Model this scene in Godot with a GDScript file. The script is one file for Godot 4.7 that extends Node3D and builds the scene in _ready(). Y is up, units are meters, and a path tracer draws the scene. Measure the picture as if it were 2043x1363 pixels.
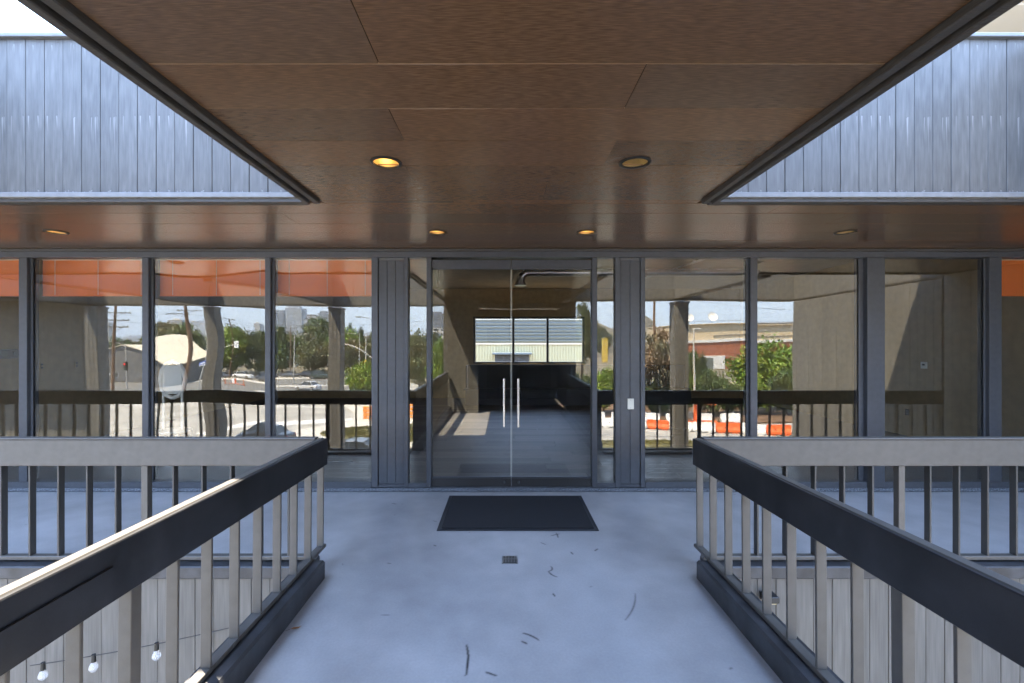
extends Node3D

# ------------------------------------------------------------------ mesh builder
class MB:
	var v := PackedVector3Array()
	var n := PackedVector3Array()
	var u := PackedVector2Array()
	var c := PackedColorArray()
	var ix := PackedInt32Array()
	var col := Color.WHITE
	func vert(p: Vector3, nn: Vector3, uv := Vector2.ZERO) -> int:
		v.append(p); n.append(nn); u.append(uv); c.append(col)
		return v.size() - 1
	func tri_i(a: int, b: int, d: int):
		# front faces run clockwise seen along the outward normal
		var f = (v[b] - v[a]).cross(v[d] - v[a])
		if f.dot(n[a] + n[b] + n[d]) > 0.0:
			ix.append_array([a, d, b])
		else:
			ix.append_array([a, b, d])
	func quad(a: Vector3, b: Vector3, cc: Vector3, d: Vector3, out: Vector3, uvs = null):
		var nn = (b - a).cross(cc - a)
		if nn.length() < 1e-12:
			nn = (cc - a).cross(d - a)
		nn = nn.normalized()
		if nn.dot(out) < 0: nn = -nn
		var k = [Vector2(0, 0), Vector2(1, 0), Vector2(1, 1), Vector2(0, 1)] if uvs == null else uvs
		var i0 = vert(a, nn, k[0]); var i1 = vert(b, nn, k[1]); var i2 = vert(cc, nn, k[2]); var i3 = vert(d, nn, k[3])
		tri_i(i0, i1, i2); tri_i(i0, i2, i3)
	func tri(a: Vector3, b: Vector3, d: Vector3, out: Vector3):
		var nn = (b - a).cross(d - a).normalized()
		if nn.dot(out) < 0: nn = -nn
		tri_i(vert(a, nn), vert(b, nn), vert(d, nn))
	# a box with chamfered edges; uv follows its own x and y
	func box(at: Vector3, s: Vector3, bev := 0.0, bs := Basis()):
		var h = s * 0.5
		var e = minf(bev, minf(h.x, minf(h.y, h.z)) * 0.6)
		for ax in 3:
			var a1 = (ax + 1) % 3
			var a2 = (ax + 2) % 3
			for sg in [-1.0, 1.0]:
				var ps = []
				for q in [[-1, -1], [1, -1], [1, 1], [-1, 1]]:
					var p = Vector3.ZERO
					p[ax] = sg * h[ax]; p[a1] = q[0] * (h[a1] - e); p[a2] = q[1] * (h[a2] - e)
					ps.append(p)
				var o = Vector3.ZERO
				o[ax] = sg
				_q(ps, o, at, bs, s)
			if e > 0.0:
				for s1 in [-1.0, 1.0]:
					for s2 in [-1.0, 1.0]:
						var ps2 = []
						for q in [[0, -1], [0, 1], [1, 1], [1, -1]]:
							var p = Vector3.ZERO
							p[ax] = q[1] * (h[ax] - e)
							p[a1] = s1 * (h[a1] - (0.0 if q[0] == 0 else e))
							p[a2] = s2 * (h[a2] - (e if q[0] == 0 else 0.0))
							ps2.append(p)
						var o2 = Vector3.ZERO
						o2[a1] = s1; o2[a2] = s2
						_q(ps2, o2, at, bs, s)
		if e > 0.0:
			for sx in [-1.0, 1.0]:
				for sy in [-1.0, 1.0]:
					for sz in [-1.0, 1.0]:
						var g = Vector3(sx, sy, sz)
						tri(at + bs * (g * Vector3(h.x, h.y - e, h.z - e)), at + bs * (g * Vector3(h.x - e, h.y, h.z - e)), at + bs * (g * Vector3(h.x - e, h.y - e, h.z)), bs * g)
	func _q(ps, o, at, bs, s):
		var uv = []
		for p in ps: uv.append(Vector2(p.x / s.x + 0.5, 0.5 - p.y / s.y))
		quad(at + bs * ps[0], at + bs * ps[1], at + bs * ps[2], at + bs * ps[3], bs * o, uv)
	func span(a: Vector3, b: Vector3, bev := 0.0):
		box((a + b) * 0.5, (b - a).abs(), bev)
	func tube(p0: Vector3, p1: Vector3, r0: float, r1: float, seg := 8, caps := true):
		var d = (p1 - p0).normalized()
		var a = d.cross(Vector3.UP if absf(d.y) < 0.9 else Vector3.RIGHT).normalized()
		var b = d.cross(a)
		var i0 = v.size()
		for k in seg + 1:
			var t = TAU * k / seg
			var nn = a * cos(t) + b * sin(t)
			vert(p0 + nn * r0, nn, Vector2(float(k) / seg, 0)); vert(p1 + nn * r1, nn, Vector2(float(k) / seg, 1))
		for k in seg:
			var j = i0 + k * 2
			tri_i(j, j + 1, j + 3); tri_i(j, j + 3, j + 2)
		if caps:
			for e in [[p0, r0, -d], [p1, r1, d]]:
				if e[1] > 0.0005:
					var m = vert(e[0], e[2])
					var s0 = v.size()
					for k in seg + 1:
						var t = TAU * k / seg
						vert(e[0] + (a * cos(t) + b * sin(t)) * e[1], e[2])
					for k in seg: tri_i(m, s0 + k, s0 + k + 1)
	func path(ps: Array, r: float, seg := 6):
		for k in ps.size() - 1: tube(ps[k], ps[k + 1], r, r, seg, k == 0 or k == ps.size() - 2)
	# profile of [radius, height] turned about the y axis
	func lathe(at: Vector3, prof: Array, seg := 16, inward := false):
		for k in prof.size() - 1:
			var p = prof[k]; var q = prof[k + 1]
			var t = Vector2(q[0] - p[0], q[1] - p[1])
			var on = Vector2(t.y, -t.x).normalized() * (-1.0 if inward else 1.0)
			for s in seg:
				var a0 = TAU * s / seg; var a1 = TAU * (s + 1) / seg
				var d0 = Vector3(cos(a0), 0, sin(a0)); var d1 = Vector3(cos(a1), 0, sin(a1))
				var i = [vert(at + d0 * p[0] + Vector3.UP * p[1], d0 * on.x + Vector3.UP * on.y), vert(at + d1 * p[0] + Vector3.UP * p[1], d1 * on.x + Vector3.UP * on.y),
					vert(at + d1 * q[0] + Vector3.UP * q[1], d1 * on.x + Vector3.UP * on.y), vert(at + d0 * q[0] + Vector3.UP * q[1], d0 * on.x + Vector3.UP * on.y)]
				if p[0] > 1e-5: tri_i(i[0], i[1], i[2])
				if q[0] > 1e-5: tri_i(i[0], i[2], i[3])
	# polygon in x,y pushed along z
	func prism(poly: PackedVector2Array, z0: float, z1: float):
		var t = Geometry2D.triangulate_polygon(poly)
		for z in [z0, z1]:
			var out = Vector3(0, 0, signf(z - (z0 + z1) * 0.5))
			for k in range(0, t.size(), 3):
				tri(Vector3(poly[t[k]].x, poly[t[k]].y, z), Vector3(poly[t[k + 1]].x, poly[t[k + 1]].y, z), Vector3(poly[t[k + 2]].x, poly[t[k + 2]].y, z), out)
		var cw = Geometry2D.is_polygon_clockwise(poly)
		for k in poly.size():
			var a = poly[k]; var b = poly[(k + 1) % poly.size()]
			var o = Vector2(b.y - a.y, a.x - b.x) * (-1.0 if cw else 1.0)
			quad(Vector3(a.x, a.y, z0), Vector3(b.x, b.y, z0), Vector3(b.x, b.y, z1), Vector3(a.x, a.y, z1), Vector3(o.x, o.y, 0))
	func mesh() -> ArrayMesh:
		var a = []
		a.resize(Mesh.ARRAY_MAX)
		a[Mesh.ARRAY_VERTEX] = v; a[Mesh.ARRAY_NORMAL] = n; a[Mesh.ARRAY_TEX_UV] = u; a[Mesh.ARRAY_COLOR] = c; a[Mesh.ARRAY_INDEX] = ix
		var m := ArrayMesh.new()
		m.add_surface_from_arrays(Mesh.PRIMITIVE_TRIANGLES, a)
		return m

# ------------------------------------------------------------------ naming and nodes
var taken := {}
var box_cache := {}
var mats := {}
var rng := RandomNumberGenerator.new()

func numbered(called: String) -> String:
	var k: int = taken.get(called, 0)
	taken[called] = k + 1
	return called if k == 0 else "%s_%03d" % [called, k]

func tag(o, label: String, category := "", group := "", kind := ""):
	o.set_meta("label", label)
	if category: o.set_meta("category", category)
	if group: o.set_meta("group", group)
	if kind: o.set_meta("kind", kind)
	return o

func thing(called: String, label: String, category: String, at := Vector3.ZERO, turn := 0.0, group := "") -> Node3D:
	var o := Node3D.new()
	o.name = numbered(called)
	add_child(o)
	o.position = at
	o.rotation.y = turn
	return tag(o, label, category, group)

func part(parent: Node, called: String, mesh: Mesh, m: Material, at := Vector3.ZERO, bs := Basis()) -> MeshInstance3D:
	var o := MeshInstance3D.new()
	o.name = called
	o.mesh = mesh
	o.material_override = m
	parent.add_child(o, true)
	o.transform = Transform3D(bs, at)
	return o

func structure(called: String, mesh: Mesh, m: Material, label := "") -> MeshInstance3D:
	var o = part(self, numbered(called), mesh, m)
	o.set_meta("kind", "structure")
	if label: o.set_meta("label", label)
	return o

func bx(s: Vector3, bev := 0.004) -> ArrayMesh:
	var key = "%s %s" % [s.snapped(Vector3.ONE * 0.0005), bev]
	if not box_cache.has(key):
		var b := MB.new()
		b.box(Vector3.ZERO, s, bev)
		box_cache[key] = b.mesh()
	return box_cache[key]

func bar(parent: Node, called: String, a: Vector3, b: Vector3, m: Material, bev := 0.004) -> MeshInstance3D:
	return part(parent, called, bx((b - a).abs(), bev), m, (a + b) * 0.5)

func copy(o: Node3D, at: Vector3, turn := 0.0, label := "") -> Node3D:
	var base = String(o.name)
	var d: Node3D = o.duplicate()
	d.name = numbered(base)
	add_child(d)
	d.position = at
	d.rotation.y = turn
	if label: d.set_meta("label", label)
	return d

# ------------------------------------------------------------------ textures and materials
func lin(r: float, g: float, b: float) -> Color:
	return Color(r, g, b).linear_to_srgb()

func noise_img(w: int, h: int, freq: float, oct: int, sd: int) -> Image:
	var f := FastNoiseLite.new()
	f.seed = sd
	f.noise_type = FastNoiseLite.TYPE_SIMPLEX_SMOOTH
	f.frequency = freq
	f.fractal_octaves = oct
	var im = f.get_seamless_image(w, h)
	im.convert(Image.FORMAT_L8)
	return im

# two noises, mixed, mapped onto [lo, hi]
func mottle(w: int, lo: float, hi: float, sd: int, freq := 0.012, stretch := Vector2i(1, 1), gain := 0.5) -> ImageTexture:
	var a = noise_img(w / stretch.x, w / stretch.y, freq * maxf(stretch.x, stretch.y), 5, sd)
	a.resize(w, w, Image.INTERPOLATE_CUBIC)
	var b = noise_img(w, w, 0.2, 2, sd + 7)
	var pa = a.get_data(); var pb = b.get_data()
	var out := PackedByteArray()
	out.resize(w * w)
	for k in w * w:
		var x = lerpf(pa[k], pb[k], 0.25 * gain * 2.0) / 255.0
		x = clampf((x - 0.5) * 1.5 + 0.5, 0, 1)
		out[k] = int(lerpf(lo, hi, x) * 255.0)
	var im = Image.create_from_data(w, w, false, Image.FORMAT_L8, out)
	im.convert(Image.FORMAT_RGB8)
	return ImageTexture.create_from_image(im)

func mat(called: String, c: Color, rough := 0.6, tex: Texture2D = null, scale := 1.0, spec := 0.5) -> StandardMaterial3D:
	var m := StandardMaterial3D.new()
	m.resource_name = called
	m.albedo_color = c
	m.roughness = rough
	m.metallic_specular = spec
	if tex:
		m.albedo_texture = tex
		m.uv1_triplanar = true
		m.uv1_world_triplanar = true
		m.uv1_scale = Vector3.ONE * scale
	mats[called] = m
	return m

func relief(m: StandardMaterial3D, tex: Texture2D, cm: float):
	m.heightmap_enabled = true
	m.heightmap_texture = tex
	m.heightmap_scale = cm

# painted siding board: grain lines, weathering, and the pale runs below the nail rows
func siding_tex(sd: int, runs: bool) -> ImageTexture:
	var w = 64; var h = 512
	var g = noise_img(64, 32, 0.12, 4, sd)
	g.resize(w, h, Image.INTERPOLATE_CUBIC)
	var g2 = noise_img(64, 128, 0.03, 4, sd + 3)
	g2.resize(w, h, Image.INTERPOLATE_CUBIC)
	var pg = g.get_data(); var pg2 = g2.get_data()
	var a := PackedFloat32Array()
	a.resize(w * h)
	var r := RandomNumberGenerator.new()
	r.seed = sd * 77 + 5
	var tone = r.randf_range(0.66, 0.73)
	for k in w * h:
		a[k] = tone + (pg[k] / 255.0 - 0.5) * 0.08 + (pg2[k] / 255.0 - 0.5) * 0.13
	if runs:
		for row in [[0.475, 0.24], [0.935, 0.05], [0.03, 0.1]]:
			for q in r.randi_range(2, 5):
				var cx = r.randf_range(6, 58)
				var y0 = int((row[0] + r.randf_range(-0.006, 0.006)) * h)
				var ln = int(row[1] * h * r.randf_range(0.25, 1.0))
				var wd = r.randf_range(1.0, 3.2)
				var pw = r.randf_range(0.15, 0.5)
				for y in range(y0, mini(h, y0 + ln)):
					var t = float(y - y0) / ln
					var drift = cx + sin(t * 3.0 + cx) * 1.2
					for x in range(int(drift - wd * 2), int(drift + wd * 2) + 1):
						if x >= 0 and x < w:
							var k = y * w + x
							a[k] += pw * exp(-pow((x - drift) / wd, 2.0)) * (1.0 - t) * (0.6 + 0.4 * pg[k] / 255.0)
				for q2 in 3:   # nail heads and paint chips
					var x2 = clampi(int(cx + r.randf_range(-4, 4)), 0, w - 1)
					var y2 = clampi(y0 + r.randi_range(-6, 3), 0, h - 1)
					a[y2 * w + x2] = 0.35
	var out := PackedByteArray()
	out.resize(w * h)
	for k in w * h: out[k] = int(clampf(a[k], 0, 1) * 255)
	var im = Image.create_from_data(w, h, false, Image.FORMAT_L8, out)
	im.convert(Image.FORMAT_RGB8)
	return ImageTexture.create_from_image(im)

# painted concrete deck, 12 m by 6 m: worn patches, grey drifts, rubber scuffs
func deck_tex() -> ImageTexture:
	var w = 2048; var h = 1024
	var a = noise_img(512, 256, 0.012, 5, 21)
	var b = noise_img(512, 256, 0.06, 4, 22)
	a.resize(w, h, Image.INTERPOLATE_CUBIC); b.resize(w, h, Image.INTERPOLATE_CUBIC)
	var f = noise_img(512, 512, 0.3, 3, 23)
	var pa = a.get_data(); var pb = b.get_data(); var pf = f.get_data()
	var o := PackedByteArray()
	o.resize(w * h)
	for y in h:
		for x in w:
			var k = y * w + x
			var t = 0.80 + (pa[k] - 128) * 0.0005 + (pb[k] - 128) * 0.0004 + (pf[(y % 512) * 512 + x % 512] - 128) * 0.0002
			o[k] = int(clampf(t, 0, 1) * 255)
	var r := RandomNumberGenerator.new()
	r.seed = 9
	var marks = [[0.36, 1.82, 0.33, 1.90, 0.02], [0.335, 1.90, 0.39, 1.98, -0.01], [0.11, 2.625, 0.2, 2.69, 0.008], [-0.215, 2.73, -0.2, 2.97, 0.012], [0.335, 2.2, 0.345, 2.235, 0.0],
		[-0.095, 2.945, -0.04, 2.97, 0.0], [0.75, 1.56, 0.785, 1.52, 0.0], [0.47, 1.2, 0.475, 1.3, 0.006], [0.1, 2.7, 0.13, 2.72, 0.0], [0.55, 1.58, 0.56, 1.62, 0.0], [-1.21, 0.44, -1.16, 0.46, 0.0], [-0.6, 1.45, -0.58, 1.47, 0.0], [0.9, 2.2, 0.75, 2.5, 0.02], [0.42, 1.26, 0.5, 1.22, 0.0]]
	for q in 46:
		var x0 = r.randf_range(-5.5, 5.5); var z0 = r.randf_range(0.1, 3.2)
		var an = r.randf() * TAU
		var l = r.randf_range(0.005, 0.06)
		marks.append([x0, z0, x0 + cos(an) * l, z0 + sin(an) * l, 0.0, 0.5])
	for m in marks:
		var p0 = Vector2(m[0], m[1]); var p1 = Vector2(m[2], m[3])
		var nn = (p1 - p0).orthogonal().normalized()
		var st = int(p0.distance_to(p1) * 500) + 2
		var deep = 0.38 if m.size() == 5 else r.randf_range(0.05, 0.2)
		if m.size() == 5 and p0.distance_to(p1) > 0.25: deep = 0.18
		for i in st:
			var t = float(i) / (st - 1)
			var p = p0.lerp(p1, t) + nn * m[4] * 4.0 * t * (1 - t)
			var px = (p.x + 6.0) / 12.0 * w; var py = p.y / 6.0 * h
			var s = deep * (0.5 + 0.5 * sin(t * PI)) * r.randf_range(0.5, 1.0)
			for dy in range(-1, 2):
				for dx in range(-1, 2):
					var xx = int(px) + dx; var yy = int(py) + dy
					if xx >= 0 and yy >= 0 and xx < w and yy < h:
						var fall = s * (1.0 if dx == 0 and dy == 0 else 0.1)
						o[yy * w + xx] = int(o[yy * w + xx] * (1.0 - fall))
	var im = Image.create_from_data(w, h, false, Image.FORMAT_L8, o)
	im.convert(Image.FORMAT_RGB8)
	return ImageTexture.create_from_image(im)

# rows of window bands for towers too far away to show single panes
func band_tex(sd: int) -> ImageTexture:
	var im := Image.create(64, 64, false, Image.FORMAT_RGB8)
	var r := RandomNumberGenerator.new()
	r.seed = sd
	for y in 64:
		for x in 64:
			var g = 0.95 if y % 8 < 3 else 0.5
			if x % 8 == 0: g = 0.9
			g *= r.randf_range(0.9, 1.0)
			im.set_pixel(x, y, Color(g, g, g))
	return ImageTexture.create_from_image(im)

func make_materials():
	var fine = mottle(512, 0.9, 1.0, 3, 0.012)
	var coarse = mottle(512, 0.6, 1.0, 5, 0.006)
	var grain_x = mottle(1024, 0.66, 1.0, 11, 0.01, Vector2i(16, 1), 0.3)
	var grain_y = mottle(512, 0.7, 1.0, 13, 0.01, Vector2i(1, 16), 0.3)
	# soffit planks: four stains of the same veneer
	var stain = [Vector3(0.17, 0.096, 0.05), Vector3(0.145, 0.084, 0.046), Vector3(0.19, 0.104, 0.053), Vector3(0.155, 0.095, 0.056)]
	for k in 4:
		var m = mat("veneer%d" % k, lin(stain[k].x, stain[k].y, stain[k].z), 0.27, grain_x, 1.1)
		m.uv1_offset = Vector3(0.37 * k, 0.61 * k, 0.23 * k)
		m.roughness_texture = fine
	mat("raw_edge", lin(0.30, 0.17, 0.07), 0.7)
	mat("dark_trim", lin(0.075, 0.068, 0.062), 0.5, grain_x, 1.0)
	# siding boards
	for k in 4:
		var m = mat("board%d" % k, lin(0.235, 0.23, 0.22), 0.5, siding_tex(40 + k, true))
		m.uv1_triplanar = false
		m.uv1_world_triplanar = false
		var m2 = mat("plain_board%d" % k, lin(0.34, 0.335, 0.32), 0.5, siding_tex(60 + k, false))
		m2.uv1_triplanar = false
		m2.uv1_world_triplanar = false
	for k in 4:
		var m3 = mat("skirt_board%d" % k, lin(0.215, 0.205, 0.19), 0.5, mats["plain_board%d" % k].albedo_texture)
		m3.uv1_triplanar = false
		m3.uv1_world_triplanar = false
	mat("floor_base", lin(0.045, 0.042, 0.038), 0.5)
	mat("dark_beige", lin(0.32, 0.29, 0.23), 0.8)
	mat("backing", lin(0.15, 0.15, 0.15), 0.8)
	mat("siding_trim", lin(0.21, 0.212, 0.215), 0.5, fine, 1.5)
	mat("frame", lin(0.06, 0.063, 0.07), 0.4, fine, 2.0)
	mat("frame_dark", lin(0.03, 0.028, 0.026), 0.35)
	mat("rail_grey", lin(0.085, 0.078, 0.069), 0.42, fine, 1.7)
	mat("baluster", lin(0.045, 0.044, 0.042), 0.4)
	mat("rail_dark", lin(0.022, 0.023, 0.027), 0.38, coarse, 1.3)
	mat("curb", lin(0.05, 0.052, 0.058), 0.45, coarse, 1.4)
	var deck = mat("deck", lin(0.57, 0.565, 0.57), 0.34, deck_tex())
	deck.uv1_triplanar = false
	deck.uv1_world_triplanar = false
	mat("threshold", lin(0.33, 0.36, 0.40), 0.6, mottle(512, 0.15, 1.0, 31, 0.05), 2.2)
	mat("concrete_slab", lin(0.35, 0.35, 0.35), 0.8, coarse, 0.6)
	mat("mat_pile", lin(0.042, 0.043, 0.052), 0.95, mottle(512, 0.1, 1.0, 33, 0.2, Vector2i(1, 1), 1.0), 0.9)
	mat("rubber", lin(0.02, 0.021, 0.025), 0.6)
	mat("steel", lin(0.62, 0.61, 0.59), 0.22).metallic = 1.0
	mat("galvanised", lin(0.5, 0.5, 0.5), 0.35, fine, 2.0).metallic = 1.0
	mat("ivory", lin(0.62, 0.6, 0.5), 0.4)
	mat("cream_wall", lin(0.38, 0.28, 0.14), 0.8, fine, 0.7)
	mat("ceiling_paint", lin(0.3, 0.24, 0.16), 0.8, fine, 0.5)
	mat("desk_black", lin(0.012, 0.012, 0.013), 0.5)
	mat("dark_panel", lin(0.04, 0.042, 0.04), 0.6)
	for k in 3:
		mat("floor_plank%d" % k, lin(0.11 + 0.05 * k, 0.10 + 0.045 * k, 0.085 + 0.038 * k), 0.55, grain_x, 0.9).uv1_offset = Vector3(0.3 * k, 0.1, 0.4 * k)
	mat("blind", lin(0.8, 0.2, 0.012), 0.55)
	mats.blind.backlight_enabled = true
	mats.blind.backlight = lin(0.5, 0.11, 0.01)
	mat("blind_rail", lin(0.6, 0.5, 0.33), 0.5)
	mat("brass", lin(0.72, 0.56, 0.28), 0.32).metallic = 0.8
	mat("black_paint", lin(0.015, 0.015, 0.015), 0.45)
	# coated glass: reflects a share, lets the rest through
	for k in 2:
		var g = mat("glass%d" % k, Color(lin(0.57, 0.535, 0.455), [0.155, 0.11][k]), 0.0)
		var gi := Image.create(4, 4, false, Image.FORMAT_RGB8)
		gi.fill(Color.WHITE)
		g.albedo_texture = ImageTexture.create_from_image(gi)
		g.transparency = BaseMaterial3D.TRANSPARENCY_ALPHA
		g.metallic = 1.0
	var bulb = mat("bulb_lit", lin(1.0, 0.85, 0.55), 0.5)
	bulb.emission_enabled = true
	bulb.emission = Color(1.0, 0.86, 0.58)
	bulb.emission_energy_multiplier = 0.6
	mat("bulb_off", lin(0.6, 0.5, 0.3), 0.3)
	var gb = mat("clear_bulb", Color(0.95, 0.95, 0.95, 0.25), 0.05)
	gb.transparency = BaseMaterial3D.TRANSPARENCY_ALPHA
	# outside
	mat("ground", lin(0.20, 0.17, 0.11), 0.95, coarse, 0.02)
	mat("road", lin(0.40, 0.385, 0.35), 0.9, mottle(512, 0.72, 1.0, 51, 0.01), 0.06)
	mat("asphalt", lin(0.14, 0.138, 0.13), 0.9, fine, 0.1)
	mat("pavement", lin(0.5, 0.48, 0.44), 0.9, fine, 0.15)
	mat("white_paint", lin(0.78, 0.78, 0.76), 0.6, fine, 0.4)
	mat("soil", lin(0.20, 0.12, 0.07), 1.0, coarse, 0.3)
	mat("lawn", lin(0.17, 0.15, 0.055), 1.0, coarse, 0.35)
	for e in [["grass_blade", 0.16, 0.15, 0.04]]: mat(e[0], lin(e[1], e[2], e[3]), 0.8)
	mat("hill", lin(0.13, 0.12, 0.09), 1.0, coarse, 0.004)
	for e in [["leaf", 0.3]]:
		var m = mat("leaf", Color.WHITE, 0.6)
		m.vertex_color_use_as_albedo = true
		m.backlight_enabled = true
		m.backlight = Color(0.45, 0.45, 0.35)
	mat("bark", lin(0.10, 0.075, 0.055), 0.9, grain_y, 0.5)
	mat("pale_bark", lin(0.42, 0.38, 0.32), 0.9, grain_y, 0.5)
	mat("pole_wood", lin(0.20, 0.12, 0.075), 0.9, grain_y, 0.4)
	mat("pole_concrete", lin(0.45, 0.43, 0.39), 0.8, fine, 0.4)
	mat("cable", lin(0.03, 0.03, 0.03), 0.6)
	mat("brick_red", lin(0.34, 0.115, 0.06), 0.9, fine, 0.2)
	mat("stucco_cream", lin(0.56, 0.46, 0.31), 0.9, fine, 0.1)
	mat("white_wall", lin(0.7, 0.7, 0.68), 0.8, fine, 0.1)
	mat("grey_wall", lin(0.15, 0.15, 0.15), 0.9, fine, 0.2)
	mat("roof_tile", lin(0.36, 0.15, 0.08), 0.9, coarse, 0.3)
	mat("roof_light", lin(0.6, 0.54, 0.42), 0.8, fine, 0.2)
	mat("yellow_wall", lin(0.5, 0.36, 0.06), 0.8)
	mat("dark_glass", lin(0.03, 0.035, 0.04), 0.1)
	for e in [["tower_grey", 0.22, 0.23, 0.25, 81], ["tower_pale", 0.5, 0.54, 0.58, 82], ["tower_rose", 0.3, 0.27, 0.26, 83], ["tower_white", 0.7, 0.7, 0.68, 84]]:
		mat(e[0], lin(e[1], e[2], e[3]), 0.5, band_tex(e[4]), 0.035)
	mat("corrugated", lin(0.40, 0.35, 0.19), 0.5)
	mat("louvre", lin(0.12, 0.135, 0.125), 0.6)
	mat("sign_blue", lin(0.02, 0.09, 0.4), 0.4)
	mat("sign_white", lin(0.8, 0.8, 0.8), 0.4)
	mat("sign_yellow", lin(0.8, 0.42, 0.01), 0.4)
	mat("barrier_orange", lin(0.72, 0.13, 0.025), 0.5)
	mat("barrier_white", lin(0.75, 0.75, 0.73), 0.5)
	mat("crate_orange", lin(0.8, 0.27, 0.02), 0.55)
	var red = mat("lens_red", lin(0.8, 0.02, 0.02), 0.3)
	red.emission_enabled = true
	red.emission = Color(1, 0.05, 0.03)
	red.emission_energy_multiplier = 0.5
	mat("lens_dull", lin(0.05, 0.08, 0.06), 0.3)
	mat("tail_red", lin(0.4, 0.01, 0.01), 0.2)
	mat("headlamp", lin(0.6, 0.6, 0.6), 0.1)
	mat("tyre", lin(0.02, 0.02, 0.02), 0.8)
	for e in [["car_silver", 0.5, 0.5, 0.5], ["car_white", 0.75, 0.75, 0.74], ["car_black", 0.02, 0.024, 0.034], ["car_grey", 0.1, 0.11, 0.13], ["car_green", 0.03, 0.05, 0.04], ["car_blue", 0.06, 0.075, 0.11]]:
		var m = mat(e[0], lin(e[1], e[2], e[3]), 0.3)
		m.clearcoat_enabled = true
		m.clearcoat = 1.0
		m.clearcoat_roughness = 0.05

# ------------------------------------------------------------------ siding, soffit, railings
# boards standing side by side from "start" along "along", facing "out"; the part itself is the backing
func siding(parent: Node, called: String, start: Vector3, along: Vector3, out: Vector3, length: float, height: float, kind: String, deep := 0.05) -> MeshInstance3D:
	var b := MB.new()
	var bs := Basis(along, Vector3.UP, along.cross(Vector3.UP))
	b.box(start + along * length * 0.5 + Vector3.UP * height * 0.5 - out * (deep * 0.5 + 0.008), Vector3(length, height - 0.004, deep), 0.0, bs)
	var p = part(parent, called, b.mesh(), mats.backing)
	var n = int(round(length / 0.143))
	var w = length / n
	var face := Basis(Vector3.UP.cross(out), Vector3.UP, out)
	for k in n:
		var pick = (k * 7 + int(start.x * 3.0 + start.z) + k / 3) % 4
		if pick < 0: pick += 4
		part(p, "board", bx(Vector3(w - 0.003, height, 0.018), 0.0025), mats["%s%d" % [kind, pick]], start + along * (w * (k + 0.5)) + Vector3.UP * height * 0.5 + out * (0.001 + 0.0012 * ((k * 5) % 3)), face)
	return p

var lamps := []   # x, z of every recessed light

func plank(parent: Node, a: Vector2, b: Vector2, k: int):
	# a soffit plank between a and b (x, z), its face at 2.83
	var holes = []
	for l in lamps:
		var near = Vector2(clampf(l.x, a.x, b.x), clampf(l.y, a.y, b.y))
		if near.distance_to(l) < 0.094: holes.append(l)
	var s := Vector3(b.x - a.x - 0.002, 0.02, b.y - a.y - 0.004)
	var at := Vector3((a.x + b.x) * 0.5, 2.84 + 0.0006 * (k % 3), (a.y + b.y) * 0.5)
	if holes.is_empty():
		part(parent, "plank", bx(s, 0.002), mats["veneer%d" % (k % 4)], at)
		return
	var c := CSGBox3D.new()
	c.name = "plank"
	c.size = s
	c.material = mats["veneer%d" % (k % 4)]
	parent.add_child(c, true)
	c.position = at
	for l in holes:
		var y := CSGCylinder3D.new()
		y.name = "hole"
		y.radius = 0.088
		y.height = 0.2
		y.sides = 40
		y.operation = CSGShape3D.OPERATION_SUBTRACTION
		y.material = c.material
		c.add_child(y, true)
		y.position = Vector3(l.x - at.x, 0, l.y - at.z)

func railing_across(x0: float, x1: float, label: String, phase: float, posts: Array):
	# runs along x on the balcony edge
	var z = 1.80
	var o = thing("railing", label, "railing", Vector3((x0 + x1) * 0.5, 0.05, z), 0, "railings of the upper deck")
	var l = x1 - x0
	part(o, "top_rail", bx(Vector3(l, 0.205, 0.06), 0.006), mats.rail_grey, Vector3(0, 0.8275, 0))
	part(o, "cap", bx(Vector3(l, 0.012, 0.068), 0.003), mats.rail_grey, Vector3(0, 0.936, 0))
	part(o, "bottom_rail", bx(Vector3(l, 0.03, 0.055), 0.004), mats.rail_grey, Vector3(0, 0.015, 0))
	var x = x0 + phase
	while x < x1 - 0.03:
		var post = false
		for p in posts:
			if absf(p - x) < 0.1: post = true
		part(o, "post" if post else "baluster", bx(Vector3(0.05 if post else 0.014, 0.695, 0.05), 0.002), mats.rail_grey if post else mats.baluster, Vector3(x - (x0 + x1) * 0.5, 0.3775, -0.002))
		x += 0.222
	return o

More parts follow.
